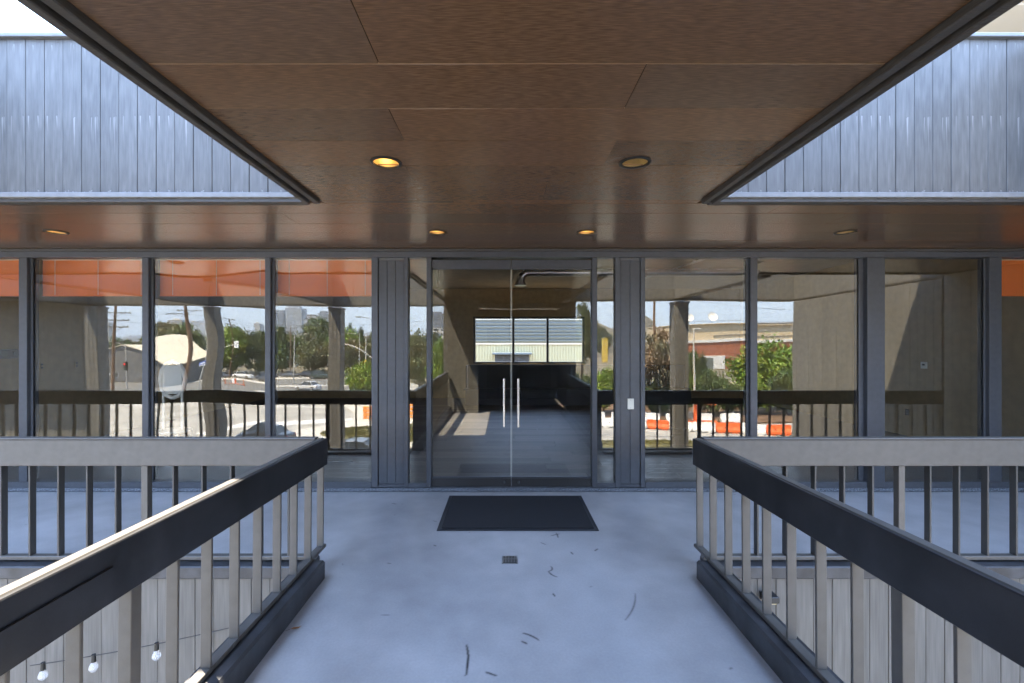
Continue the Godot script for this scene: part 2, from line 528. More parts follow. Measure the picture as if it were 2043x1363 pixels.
func railing_along(x: float, side: float, z0: float, z1: float, label: String):
	# runs along z at the walkway's edge; side is +1 where the walkway lies at +x of it
	var o = thing("railing", label, "railing", Vector3(x, 0.13, (z0 + z1) * 0.5), 0, "railings of the upper deck")
	o.rotation.x = -0.013 if side > 0.0 else -0.008
	o.position.y += 0.027 if side > 0.0 else 0.015
	var l = z1 - z0
	part(o, "top_rail", bx(Vector3(0.05, 0.21, l), 0.005), mats.rail_grey, Vector3(-side * 0.011, 0.745, 0))
	part(o, "inner_face", bx(Vector3(0.02, 0.206, l - 0.004), 0.004), mats.rail_dark, Vector3(side * 0.0255, 0.745, 0))  # near-black layer on the walkway side, darker than the grey rail behind it
	if side > 0.0:
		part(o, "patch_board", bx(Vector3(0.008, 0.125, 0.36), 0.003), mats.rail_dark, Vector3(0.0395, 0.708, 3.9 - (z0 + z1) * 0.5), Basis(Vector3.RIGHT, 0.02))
	part(o, "bottom_rail", bx(Vector3(0.055, 0.025, l), 0.003), mats.rail_grey, Vector3(0, 0.0135, 0))
	var z = z0 + 0.05
	var k = 0
	while z < z1 - 0.02:
		var post = k % 9 == 8
		part(o, "post" if post else "baluster", bx(Vector3(0.05, 0.613, 0.05 if post else 0.014), 0.002), mats.rail_grey, Vector3(0, 0.333, z - (z0 + z1) * 0.5))
		z += 0.222
		k += 1
	return o

# a sheet of glass with the slight waves of a toughened pane
func pane(parent: Node, x0: float, x1: float, y0: float, y1: float, z: float, wave: float, sd: int, m: Material, nx := 28, ny := 36):
	var b := MB.new()
	var r := RandomNumberGenerator.new()
	r.seed = sd
	var comps = []
	for k in 5:
		comps.append([r.randf_range(0.6, 5.0) * (1 if r.randf() > 0.5 else -1), r.randf_range(1.5, 7.0), r.randf() * TAU, r.randf_range(0.4, 1.0)])
	var bow = r.randf_range(-0.5, 0.5) * wave
	for face in [1.0, -1.0]:
		var i0 = b.v.size()
		for j in ny + 1:
			for i in nx + 1:
				var tx = float(i) / nx; var ty = float(j) / ny
				var x = lerpf(x0, x1, tx); var y = lerpf(y0, y1, ty)
				var dz = 0.0; var gx = 0.0; var gy = 0.0
				for c in comps:
					var ph = c[0] * x + c[1] * y + c[2]
					var am = wave * c[3] / (absf(c[0]) + c[1])
					dz += am * sin(ph)
					gx += am * c[0] * cos(ph); gy += am * c[1] * cos(ph)
				dz += bow * (x - (x0 + x1) * 0.5) * (x - (x0 + x1) * 0.5)
				gx += bow * 2.0 * (x - (x0 + x1) * 0.5)
				b.vert(Vector3(x, y, z + dz + face * 0.004), (Vector3(-gx, -gy, 1.0) * face).normalized(), Vector2(tx, ty))
		for j in ny:
			for i in nx:
				var k = i0 + j * (nx + 1) + i
				b.tri_i(k, k + 1, k + nx + 2); b.tri_i(k, k + nx + 2, k + nx + 1)
	return part(parent, "glass_pane", b.mesh(), m)

# ------------------------------------------------------------------ the glazed pavilion
func build_pavilion():
	var b: MB
	var o = thing("glazed_pavilion", "long glazed building with wood soffit, weathered grey siding and central glass doors", "building")
	# roof and its edge
	b = MB.new()
	b.span(Vector3(-12.2, 3.62, -9.4), Vector3(9.8, 4.03, 1.70))
	b.span(Vector3(-12.2, 3.03, 0.05), Vector3(9.8, 3.615, 1.70))
	part(o, "roof", b.mesh(), mats.concrete_slab)
	siding(o, "fascia", Vector3(-8.75, 2.815, 1.80), Vector3.RIGHT, Vector3.BACK, 7.21, 1.26, "board")
	siding(o, "fascia", Vector3(1.60, 2.815, 1.80), Vector3.RIGHT, Vector3.BACK, 7.15, 1.26, "board")
	for e in [[-12.2, -1.54], [1.60, 9.8]]:
		bar(o, "coping", Vector3(e[0], 4.075, 1.64), Vector3(e[1], 4.105, 1.845), mats.siding_trim)
		bar(o, "drip_strip", Vector3(e[0], 2.845, 1.8105), Vector3(e[1], 2.885, 1.832), mats.siding_trim)
		bar(o, "eave_trim", Vector3(e[0], 2.812, 1.735), Vector3(e[1], 2.838, 1.815), mats.dark_trim)
	# soffit
	var so := Node3D.new()
	so.name = "soffit"
	o.add_child(so)
	var rows = [0.06, 0.10, 0.44, 0.78, 1.12, 1.46, 1.73]
	for k in rows.size() - 1:
		var x = -9.0 + 0.37 * ((k * 5) % 7) - 2.44
		var i = 0
		while x < 9.2:
			plank(so, Vector2(maxf(x, -9.0), rows[k]), Vector2(minf(x + 2.44, 9.2), rows[k + 1]), k * 3 + i * 2 + i / 3)
			x += 2.44
			i += 1
		if k > 0 and k % 2 == 1:
			bar(so, "joint_strip", Vector3(-9, 2.834, rows[k] - 0.004), Vector3(9.2, 2.84, rows[k] + 0.004), mats.raw_edge, 0.0)
	# skirt wall below the deck
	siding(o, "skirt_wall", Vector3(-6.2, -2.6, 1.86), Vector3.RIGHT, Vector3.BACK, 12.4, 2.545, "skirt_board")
	b = MB.new()
	b.span(Vector3(-12.2, -6.1, -9.4), Vector3(9.8, -0.2, 1.79))
	part(o, "lower_storey", b.mesh(), mats.siding_trim)
	for e in [[-9.0, -1.47], [1.56, 9.2]]:
		bar(o, "deck_edge", Vector3(e[0], -0.06, 1.70), Vector3(e[1], 0.035, 1.90), mats.curb, 0.008)
	# the window wall: uprights, header, sill
	var ups = [-8.45, -8.36, -7.04, -6.95, -5.65, -5.552, -4.215, -4.14, -2.785, -2.72]
	for k in range(0, ups.size(), 2):
		bar(o, "mullion", Vector3(ups[k], 0.115, -0.06), Vector3(ups[k + 1], 2.725, 0.055), mats.frame)
		glazing_channel(o, ups[k + 1], 1.0, 0.028)
	for e in [[-1.545, -1.47], [-1.165, -1.118], [-0.905, -0.848], [1.024, 1.082], [1.294, 1.352], [1.588, 1.640]]:
		bar(o, "mullion", Vector3(e[0], 0.05, -0.06), Vector3(e[1], 2.725, 0.055), mats.frame)
	for e in [[2.865, 2.947], [5.645, 5.79], [7.0, 7.09], [8.36, 8.45]]:
		bar(o, "mullion", Vector3(e[0], 0.115, -0.06), Vector3(e[1], 2.725, 0.055), mats.frame)
		glazing_channel(o, e[0], -1.0, 0.028)
	bar(o, "post", Vector3(4.212, 0.05, -0.07), Vector3(4.418, 2.725, 0.07), mats.frame)
	glazing_channel(o, 4.212, -1.0, 0.06)
	bar(o, "header", Vector3(-9, 2.726, -0.065), Vector3(9.2, 2.795, 0.06), mats.frame)
	bar(o, "soffit_bead", Vector3(-9, 2.796, -0.02), Vector3(9.2, 2.8285, 0.058), mats.dark_trim)
	for e in [[-9.0, -1.546], [1.641, 9.2]]:
		bar(o, "window_sill", Vector3(e[0], 0.045, -0.065), Vector3(e[1], 0.114, 0.06), mats.frame)
	for e in [[-1.117, -0.906], [1.083, 1.293]]:
		bar(o, "window_sill", Vector3(e[0], 0.045, -0.06), Vector3(e[1], 0.10, 0.05), mats.frame)
	bar(o, "threshold", Vector3(-9, 0.001, -0.1), Vector3(9.2, 0.044, 0.075), mats.threshold, 0.01)
	# boarded panels either side of the doors
	for e in [[-1.469, -1.166, 3], [1.353, 1.587, 2]]:
		var w = (e[1] - e[0]) / e[2]
		b = MB.new()
		b.span(Vector3(e[0], 0.05, -0.05), Vector3(e[1], 2.725, 0.01))
		var pn = part(o, "boarded_panel", b.mesh(), mats.backing)
		for k in e[2]:
			part(pn, "board", bx(Vector3(w - 0.003, 2.61, 0.018), 0.003), mats.frame, Vector3(e[0] + w * (k + 0.5), 1.39, 0.022 + 0.001 * (k % 2)))
		bar(pn, "foot_board", Vector3(e[0], 0.05, 0.012), Vector3(e[1], 0.083, 0.045), mats.frame)
	# glass
	var g = mats.glass0
	var gl = [[-8.335, -7.04, 0.0012], [-6.925, -5.65, 0.0012], [-5.53, -4.215, 0.0012], [-4.118, -2.785, 0.009], [-2.698, -1.545, 0.0016], [1.64, 2.84, 0.0011], [2.947, 4.15, 0.0012], [4.418, 5.62, 0.0014], [5.79, 6.975, 0.0014], [7.09, 8.335, 0.0012]]
	for k in gl.size():
		pane(o, gl[k][0], gl[k][1], 0.114, 2.726, 0.0, gl[k][2], 300 + k * 3, g, 40 if gl[k][2] > 0.004 else 20, 70 if gl[k][2] > 0.004 else 30)
	pane(o, -1.118, -0.905, 0.1, 2.726, 0.0, 0.0008, 401, g, 6, 30)
	pane(o, 1.082, 1.294, 0.1, 2.726, 0.0, 0.0008, 402, g, 6, 30)
	# the pair of doors
	for sd in [-1.0, 1.0]:
		var x0 = -0.846 if sd < 0 else 0.0865
		var x1 = 0.0795 if sd < 0 else 1.0225
		var d := Node3D.new()
		d.name = "door"
		o.add_child(d, true)
		bar(d, "top_rail", Vector3(x0, 2.595, -0.025), Vector3(x1, 2.705, 0.028), mats.frame)
		bar(d, "bottom_rail", Vector3(x0, 0.052, -0.025), Vector3(x1, 0.148, 0.028), mats.frame_dark)
		bar(d, "rail_strip", Vector3(x0, 0.1485, -0.02), Vector3(x1, 0.166, 0.022), mats.frame)
		pane(d, x0, x1, 0.166, 2.595, 0.0, 0.0007, 410 + int(sd), mats.glass1, 16, 30)
		bar(d, "edge_seal", Vector3(x1 - 0.004 if sd < 0 else x0, 0.17, -0.006), Vector3(x1 if sd < 0 else x0 + 0.004, 2.59, 0.006), mats.ivory, 0.001)
		b = MB.new()
		var hx = 0.083 + sd * 0.082 - (0.003 if sd < 0 else 0.0)
		b.tube(Vector3(hx, 0.755, 0.055), Vector3(hx, 1.315, 0.055), 0.0135, 0.0135, 14)
		for y in [0.86, 1.21]: b.tube(Vector3(hx, y, 0.004), Vector3(hx, y, 0.05), 0.008, 0.008, 10)
		part(d, "handle", b.mesh(), mats.steel)
		b = MB.new()
		b.tube(Vector3(0.083 + sd * 0.085, 0.105, 0.0285), Vector3(0.083 + sd * 0.085, 0.105, 0.036), 0.019, 0.017, 16)
		part(d, "lock", b.mesh(), mats.steel)
	# interior
	b = MB.new()
	b.span(Vector3(-12.1, -0.2, -9.3), Vector3(9.7, -0.012, -0.1))
	var fl = structure("floor", b.mesh(), mats.floor_base, "grey wood plank floor inside the glazed room")
	var rr = RandomNumberGenerator.new()
	rr.seed = 4
	for k in 37:
		var x = -2.0 - rr.randf_range(0, 1.1)
		while x < 2.6:
			bar(fl, "plank", Vector3(x, -0.012, -0.12 - 0.2 * (k + 1)), Vector3(x + 1.195, 0.0, -0.126 - 0.2 * k), mats["floor_plank%d" % rr.randi_range(0, 2)], 0.0015)
			x += 1.2
	b = MB.new()
	b.span(Vector3(-12.1, 3.52, -9.3), Vector3(9.7, 3.6, -0.07))
	structure("ceiling", b.mesh(), mats.ceiling_paint, "tan painted ceiling inside the glazed room")
	b = MB.new()
	b.span(Vector3(-12.1, 2.8, -0.16), Vector3(9.7, 3.61, -0.07))
	structure("wall_header", b.mesh(), mats.cream_wall)
	b = MB.new()
	b.span(Vector3(7.6, -0.01, -9.25), Vector3(7.75, 3.51, -0.08))
	structure("wall_right", b.mesh(), mats.cream_wall, "cream painted partition wall with a thermostat")
	b = MB.new()
	b.span(Vector3(-7.75, -0.01, -9.25), Vector3(-7.6, 3.51, -0.08))
	structure("wall_left", b.mesh(), mats.cream_wall, "cream painted partition wall with an emergency light")
	b = MB.new()
	b.span(Vector3(-12.2, -0.2, -9.45), Vector3(-1.0, 3.6, -9.25))
	b.span(Vector3(-1.0, 2.62, -9.45), Vector3(2.6, 3.6, -9.25))
	b.span(Vector3(-1.0, -0.2, -9.45), Vector3(2.6, 1.1, -9.25))
	b.span(Vector3(2.6, -0.2, -9.45), Vector3(9.8, 3.6, -9.25))
	var bw = structure("wall_back", b.mesh(), mats.cream_wall, "cream back wall with a wide strip window")
	for e in [-1.0, 0.26, 1.37, 2.53]:
		bar(bw, "window_frame", Vector3(e, 1.1, -9.4), Vector3(e + 0.07, 2.62, -9.3), mats.frame_dark)
	bar(bw, "window_frame", Vector3(-1, 1.101, -9.385), Vector3(2.6, 1.16, -9.29), mats.frame_dark)
	bar(bw, "window_frame", Vector3(-1, 2.55, -9.385), Vector3(2.6, 2.619, -9.29), mats.frame_dark)
	b = MB.new()
	b.span(Vector3(-12.3, -0.2, -9.44), Vector3(-12.2, 3.6, 0.05))
	b.span(Vector3(9.8, -0.2, -9.44), Vector3(9.9, 3.6, 0.05))
	b.span(Vector3(-12.2, -0.2, -0.1), Vector3(-9.0, 3.6, 0.05))
	b.span(Vector3(9.2, -0.2, -0.1), Vector3(9.8, 3.6, 0.05))
	part(o, "end_wall", b.mesh(), mats.siding_trim)
	# deck in front
	b = MB.new()
	deck_top(b, -9.0, 9.2, -0.1, 1.72)
	deck_top(b, -1.5, 1.6, 1.72, 9.0)
	b.span(Vector3(-9, -0.19, -0.1), Vector3(9.2, -0.006, 1.71))
	b.span(Vector3(-1.5, -0.45, 1.92), Vector3(1.6, -0.006, 9.0))
	structure("walkway", b.mesh(), mats.deck, "blue-grey painted concrete walkway and deck")
	# roof box further back to the right
	var ph = thing("rooftop_penthouse", "beige rooftop plant room with overhanging flat roof behind the siding parapet", "penthouse", Vector3(10.4, 4.03, -6.0))
	part(ph, "wall", bx(Vector3(8.4, 2.95, 4.0), 0.01), mats.dark_beige, Vector3(0, 1.475, -0.4))
	part(ph, "roof", bx(Vector3(10.0, 0.14, 8.4), 0.01), mats.dark_beige, Vector3(0, 3.03, 0.1))
	part(ph, "roof_edge", bx(Vector3(10.1, 0.1, 0.08), 0.01), mats.white_wall, Vector3(0, 3.06, 4.345))

# two fins on the side of an upright, with the open glazing groove between them
func glazing_channel(o: Node, x: float, s: float, w: float):
	bar(o, "glazing_fin", Vector3(x + s * 0.001, 0.12, 0.008), Vector3(x + s * w, 2.72, 0.016), mats.frame, 0.001)
	bar(o, "glazing_fin", Vector3(x + s * 0.001, 0.12, -0.055), Vector3(x + s * w, 2.72, -0.012), mats.frame, 0.001)

func deck_top(b: MB, x0: float, x1: float, z0: float, z1: float):
	var uv = func(x, z): return Vector2((x + 6.0) / 12.0, z / 6.0)
	b.quad(Vector3(x0, 0, z0), Vector3(x1, 0, z0), Vector3(x1, 0, z1), Vector3(x0, 0, z1), Vector3.UP, [uv.call(x0, z0), uv.call(x1, z0), uv.call(x1, z1), uv.call(x0, z1)])

func build_walkway_roof():
	var b: MB
	var o = thing("walkway_canopy", "flat wood-lined canopy over the walkway with dark edge trim", "canopy")
	b = MB.new()
	b.span(Vector3(-1.45, 3.03, 1.71), Vector3(1.55, 4.02, 6.95))
	part(o, "roof", b.mesh(), mats.concrete_slab)
	siding(o, "fascia", Vector3(-1.535, 2.84, 6.95), Vector3.FORWARD, Vector3.LEFT, 5.08, 1.24, "board")
	siding(o, "fascia", Vector3(1.635, 2.84, 1.87), Vector3.BACK, Vector3.RIGHT, 3.75, 1.24, "board")
	for e in [[-1.0, -1.475, 6.95], [1.0, 1.575, 5.62]]:
		var s = e[0]; var x = e[1]
		bar(o, "edge_trim", Vector3(x, 2.803, 1.80), Vector3(x - s * 0.045, 2.86, e[2]), mats.dark_trim)
		bar(o, "outer_trim", Vector3(x + s * 0.019, 2.79, 1.835), Vector3(x + s * 0.058, 2.85, e[2]), mats.dark_trim)
	var so := Node3D.new()
	so.name = "soffit"
	o.add_child(so)
	var butts = {4: -0.55, 5: 0.57, 6: -0.5, 7: 0.55, 8: -0.40, 3: 0.62, 2: -0.62, 1: 0.3}
	var z = 1.732
	var k = 0
	var zs = [1.732, 1.80]
	while zs[-1] < 6.6: zs.append(zs[-1] + 0.34)
	zs.append(6.95)
	for i in zs.size() - 1:
		var bt = butts.get(i, 0.2 * ((i * 7) % 5) - 0.4)
		plank(so, Vector2(-1.425, zs[i]), Vector2(bt, zs[i + 1]), i * 3 + 1)
		plank(so, Vector2(bt, zs[i]), Vector2(1.525, zs[i + 1]), i * 5 + 2)
		if i > 1 and i != 4:
			bar(so, "joint_strip", Vector3(-1.42, 2.8335, zs[i] - 0.004), Vector3(1.52, 2.84, zs[i] + 0.004), mats.raw_edge, 0.0)

func build_screens():
	# the open screens of deep siding-clad beams on posts that frame the light wells
	var b: MB
	var o = thing("colonnade", "siding-clad beams on tall posts framing the light wells beyond the walkway", "colonnade")
	for e in [[-11.5, -1.54, 7.0], [1.64, 7.05, 5.62]]:
		siding(o, "fascia", Vector3(e[1], 2.82, e[2]), Vector3.LEFT, Vector3.FORWARD, e[1] - e[0], 1.26, "plain_board", 0.25)
		bar(o, "coping", Vector3(e[0], 4.082, e[2] - 0.04), Vector3(e[1], 4.11, e[2] + 0.3), mats.siding_trim)
		bar(o, "beam_trim", Vector3(e[0], 2.78, e[2] - 0.02), Vector3(e[1], 2.819, e[2] + 0.27), mats.dark_trim)
	for x in [-4.67, -8.02, -11.32]:
		siding(o, "beam", Vector3(x, 2.82, 6.98), Vector3.FORWARD, Vector3.RIGHT, 5.11, 1.26, "plain_board", 0.12)
		bar(o, "beam_trim", Vector3(x - 0.13, 2.78, 1.87), Vector3(x + 0.015, 2.819, 6.97), mats.dark_trim)
	for x in [4.12, 7.0]:
		siding(o, "beam", Vector3(x, 2.82, 1.87), Vector3.BACK, Vector3.LEFT, 3.72, 1.26, "plain_board", 0.12)
		bar(o, "beam_trim", Vector3(x - 0.015, 2.78, 1.87), Vector3(x + 0.13, 2.819, 5.58), mats.dark_trim)
	for e in [[-11.22, 7.0], [-8.0, 7.0], [-4.62, 7.0], [4.28, 5.62]]:
		var c := Node3D.new()
		c.name = "column"
		o.add_child(c, true)
		c.position = Vector3(e[0], -6.0, e[1] + 0.14)
		part(c, "core", bx(Vector3(0.3, 8.75, 0.3), 0.0), mats.backing, Vector3(0, 4.375, 0))
		for s in 4:
			var bs = Basis(Vector3.UP, s * PI / 2)
			for k in [-1, 0, 1]:
				part(c, "board", bx(Vector3(0.104, 8.75, 0.018), 0.003), mats["plain_board%d" % ((s + k + 4) % 4)], Vector3(0, 4.375, 0) + bs * Vector3(k * 0.108, 0, 0.16), bs)
		part(c, "cap_trim", bx(Vector3(0.37, 0.05, 0.37), 0.004), mats.siding_trim, Vector3(0, 8.72, 0))
	# tall side wall in sun at the end of the light well
	var w = thing("siding_wall", "tall sunlit grey board wall closing the end of the light well", "wall", Vector3.ZERO)
	siding(w, "cladding", Vector3(7.0, -3.0, 1.9), Vector3.BACK, Vector3.LEFT, 3.72, 5.77, "plain_board", 0.12)
	siding(w, "cladding", Vector3(7.0, 0.0, 0.075), Vector3.BACK, Vector3.LEFT, 1.80, 2.82, "plain_board", 0.12)
	var w2 = thing("siding_wall", "shaded grey board wall behind the outermost posts", "wall", Vector3.ZERO)
	siding(w2, "cladding", Vector3(-12.1, -3.0, 8.3), Vector3.LEFT, Vector3.FORWARD, 7.0, 6.04, "plain_board", 0.12)
	part(w2, "roof", bx(Vector3(7.2, 0.3, 3.2), 0.01), mats.siding_trim, Vector3(-15.7, 3.2, 8.55))
	# vestibule that the walkway leads to
	var v = thing("entry_vestibule", "siding-clad entry at the far end of the walkway", "vestibule", Vector3(0.15, 0, 7.4))
	siding(v, "pier", Vector3(-0.80, 0.0, -1.42), Vector3.LEFT, Vector3.FORWARD, 0.86, 2.83, "plain_board", 0.2)
	b = MB.new()
	b.span(Vector3(-1.66, 0, -1.15), Vector3(-1.56, 2.82, 1.6))
	b.span(Vector3(1.52, 0, -1.42), Vector3(1.64, 2.82, 1.6))
	b.span(Vector3(-1.66, 0, 1.6), Vector3(1.64, 2.82, 1.7))
	part(v, "wall", b.mesh(), mats.siding_trim)
	part(v, "roof", bx(Vector3(3.3, 0.4, 2.7), 0.0), mats.siding_trim, Vector3(0, 3.06, 0.9))
	for sgn in [0.0, 1.0]:
		bar(v, "door", Vector3(-0.7 + sgn * 1.02, 0.02, 1.5), Vector3(0.3 + sgn * 1.02, 2.3, 1.59), mats.frame_dark)

func build_railings():
	railing_across(-8.9, -1.455, "grey baluster railing on the deck edge on the string light side", 0.13, [-2.7])
	railing_across(1.535, 6.9, "grey baluster railing on the deck edge above the small wall lamp", 0.2, [3.07])
	railing_along(-1.42, 1.0, 1.77, 5.92, "dark walkway railing with patched inner face and sunlit top")
	railing_along(1.51, -1.0, 1.77, 5.55, "dark walkway railing wholly in shade")
	for e in [[-1.315, -1.495, "walkway kerb beneath the sunlit patched railing"], [1.41, 1.595, "walkway kerb beneath the shaded railing"]]:
		var o = thing("kerb", "dark grey painted " + e[2], "kerb", Vector3((e[0] + e[1]) * 0.5, 0, 1.98))
		var z = 0.0
		o.rotation.x = -0.013 if e[0] < 0 else -0.008
		for k in 2:
			part(o, "kerb_block", bx(Vector3(absf(e[0] - e[1]), 0.229, 1.978), 0.014), mats.curb, Vector3(0, 0.0155, z + 0.99))
			z += 1.98

func build_fittings():
	# recessed lights
	for k in lamps.size():
		var l: Vector2 = lamps[k]
		var lit = k in [0, 2, 3, 4]
		var names = ["lit brass recessed downlight over the walkway, sunlit railing side", "dim brass recessed downlight over the walkway, shaded railing side", "lit recessed downlight in the soffit over the orange blinds", "lit recessed downlight above the door, boarded double panel side", "lit recessed downlight above the door, switch plate side", "unlit recessed downlight in the soffit over the clear windows"]
		var o = thing("downlight", names[k], "light", Vector3(l.x, 2.83, l.y), 0, "downlights in the wood soffit")
		var b := MB.new()
		b.lathe(Vector3.ZERO, [[0.078, 0.004], [0.078, -0.008], [0.096, -0.005], [0.096, 0.0]], 32)
		part(o, "trim_ring", b.mesh(), mats.black_paint)
		b = MB.new()
		b.lathe(Vector3.ZERO, [[0.079, -0.004], [0.074, 0.05], [0.055, 0.1], [0.0, 0.11]], 32, true)
		part(o, "reflector", b.mesh(), mats.brass)
		b = MB.new()
		b.lathe(Vector3.ZERO, [[0.0, 0.03], [0.018, 0.038], [0.024, 0.055], [0.02, 0.08], [0.012, 0.106]], 14)
		part(o, "bulb", b.mesh(), mats.bulb_lit if lit else mats.bulb_off)
		if lit:
			var s := OmniLight3D.new()
			s.name = "lamp_light"
			s.light_color = Color(1.0, 0.87, 0.62)
			s.light_energy = 0.0007
			s.light_size = 0.02
			s.omni_range = 12.0
			s.omni_attenuation = 2.0
			s.shadow_enabled = true
			o.add_child(s)
			s.position = Vector3(0, 0.055, 0)
	# door mat
	var m = thing("door_mat", "charcoal ribbed entrance mat with rubber border before the glass doors", "mat", Vector3(0.125, 0, 0.685))
	part(m, "border", bx(Vector3(1.49, 0.008, 0.955), 0.003), mats.rubber, Vector3(0, 0.004, 0))
	part(m, "pile", bx(Vector3(1.41, 0.006, 0.875), 0.002), mats.mat_pile, Vector3(0, 0.0115, 0))
	# floor drain
	var d = thing("floor_drain", "small square metal drain grate set in the painted deck", "drain", Vector3(0.045, 0, 1.72))
	part(d, "frame", bx(Vector3(0.122, 0.005, 0.122), 0.001), mats.galvanised, Vector3(0, 0.0027, 0))
	part(d, "well", bx(Vector3(0.108, 0.002, 0.108), 0.0), mats.black_paint, Vector3(0, 0.0065, 0))
	for k in 9:
		part(d, "grate_bar", bx(Vector3(0.006, 0.004, 0.108), 0.001), mats.galvanised, Vector3(-0.048 + 0.012 * k, 0.0098, 0))
	part(d, "grate_bar", bx(Vector3(0.108, 0.0035, 0.008), 0.001), mats.galvanised, Vector3(0, 0.0095, 0))
	# switch plate
	var s2 = thing("switch_plate", "ivory blank plate on the boarded panel beside the doors", "switch plate", Vector3(1.475, 0.96, 0.034))
	part(s2, "plate", bx(Vector3(0.075, 0.125, 0.012), 0.004), mats.ivory, Vector3(0, 0.06, 0.005))
	part(s2, "screw", bx(Vector3(0.006, 0.006, 0.004), 0.001), mats.steel, Vector3(0, 0.105, 0.0115))
	part(s2, "screw", bx(Vector3(0.006, 0.006, 0.004), 0.001), mats.steel, Vector3(0, 0.015, 0.0115))
	# wall lamp on the skirt
	var wl = thing("wall_lamp", "small black box lamp on the grey skirt boards below the deck", "wall lamp", Vector3(1.985, -0.22, 1.872))
	part(wl, "back_plate", bx(Vector3(0.09, 0.06, 0.008), 0.002), mats.black_paint, Vector3(0, 0.03, 0.006))
	part(wl, "hood", bx(Vector3(0.1, 0.05, 0.09), 0.006), mats.black_paint, Vector3(0, 0.04, 0.056))
	part(wl, "lens", bx(Vector3(0.07, 0.012, 0.06), 0.003), mats.bulb_off, Vector3(0, 0.009, 0.056))
	# string lights against the skirt
	var sl = thing("string_light", "black cable of clear festoon bulbs strung along the skirt boards", "string light", Vector3(-3.4, -0.66, 2.0))
	var b := MB.new()
	var pts = []
	for k in 25:
		var t = k / 24.0
		pts.append(Vector3(t * 2.2 - 0.1, t * 0.45 - 0.12 * 4.0 * t * (1.0 - t) * 0.35, -0.03 - 0.05 * t))
	b.path(pts, 0.0035, 6)
	part(sl, "wire", b.mesh(), mats.black_paint)
	for k in [1, 5, 10, 14, 19]:
		var p: Vector3 = pts[k]
		b = MB.new()
		b.tube(p + Vector3(0, 0.01, 0), p - Vector3(0, 0.045, 0), 0.014, 0.016, 10)
		var sk = part(sl, "socket", b.mesh(), mats.black_paint)
		b = MB.new()
		b.lathe(p - Vector3(0, 0.118, 0), [[0.0, 0.0], [0.018, 0.006], [0.03, 0.026], [0.027, 0.045], [0.014, 0.072]], 14)
		part(sk, "bulb", b.mesh(), mats.clear_bulb)
	# dry leaves
	for e in [[-1.255, 2.59, 0.3, "single dry brown leaf against the kerb"], [-1.27, 4.9, 1.2, "dry leaf in the sun at the walkway's far end"], [-1.2, 5.2, 2.2, "curled dry leaf beside the far railing end"]]:
		var lf = thing("dry_leaf", e[3], "leaf", Vector3(e[0], 0.002, e[1]), e[2])
		b = MB.new()
		b.col = Color(0.3, 0.13, 0.04)
		var q = [Vector3(-0.03, 0.004, 0), Vector3(-0.01, 0.014, 0.016), Vector3(0.02, 0.008, 0.012), Vector3(0.034, 0.016, 0), Vector3(0.018, 0.002, -0.014), Vector3(-0.012, 0.004, -0.016)]
		for k in 6: b.tri(Vector3(0, 0.001, 0), q[k], q[(k + 1) % 6], Vector3.UP)
		part(lf, "blade", b.mesh(), mats.leaf)
		b = MB.new()
		b.tube(Vector3(-0.03, 0.004, 0), Vector3(-0.055, 0.002, 0.006), 0.001, 0.0008, 5)
		part(lf, "stalk", b.mesh(), mats.bark)

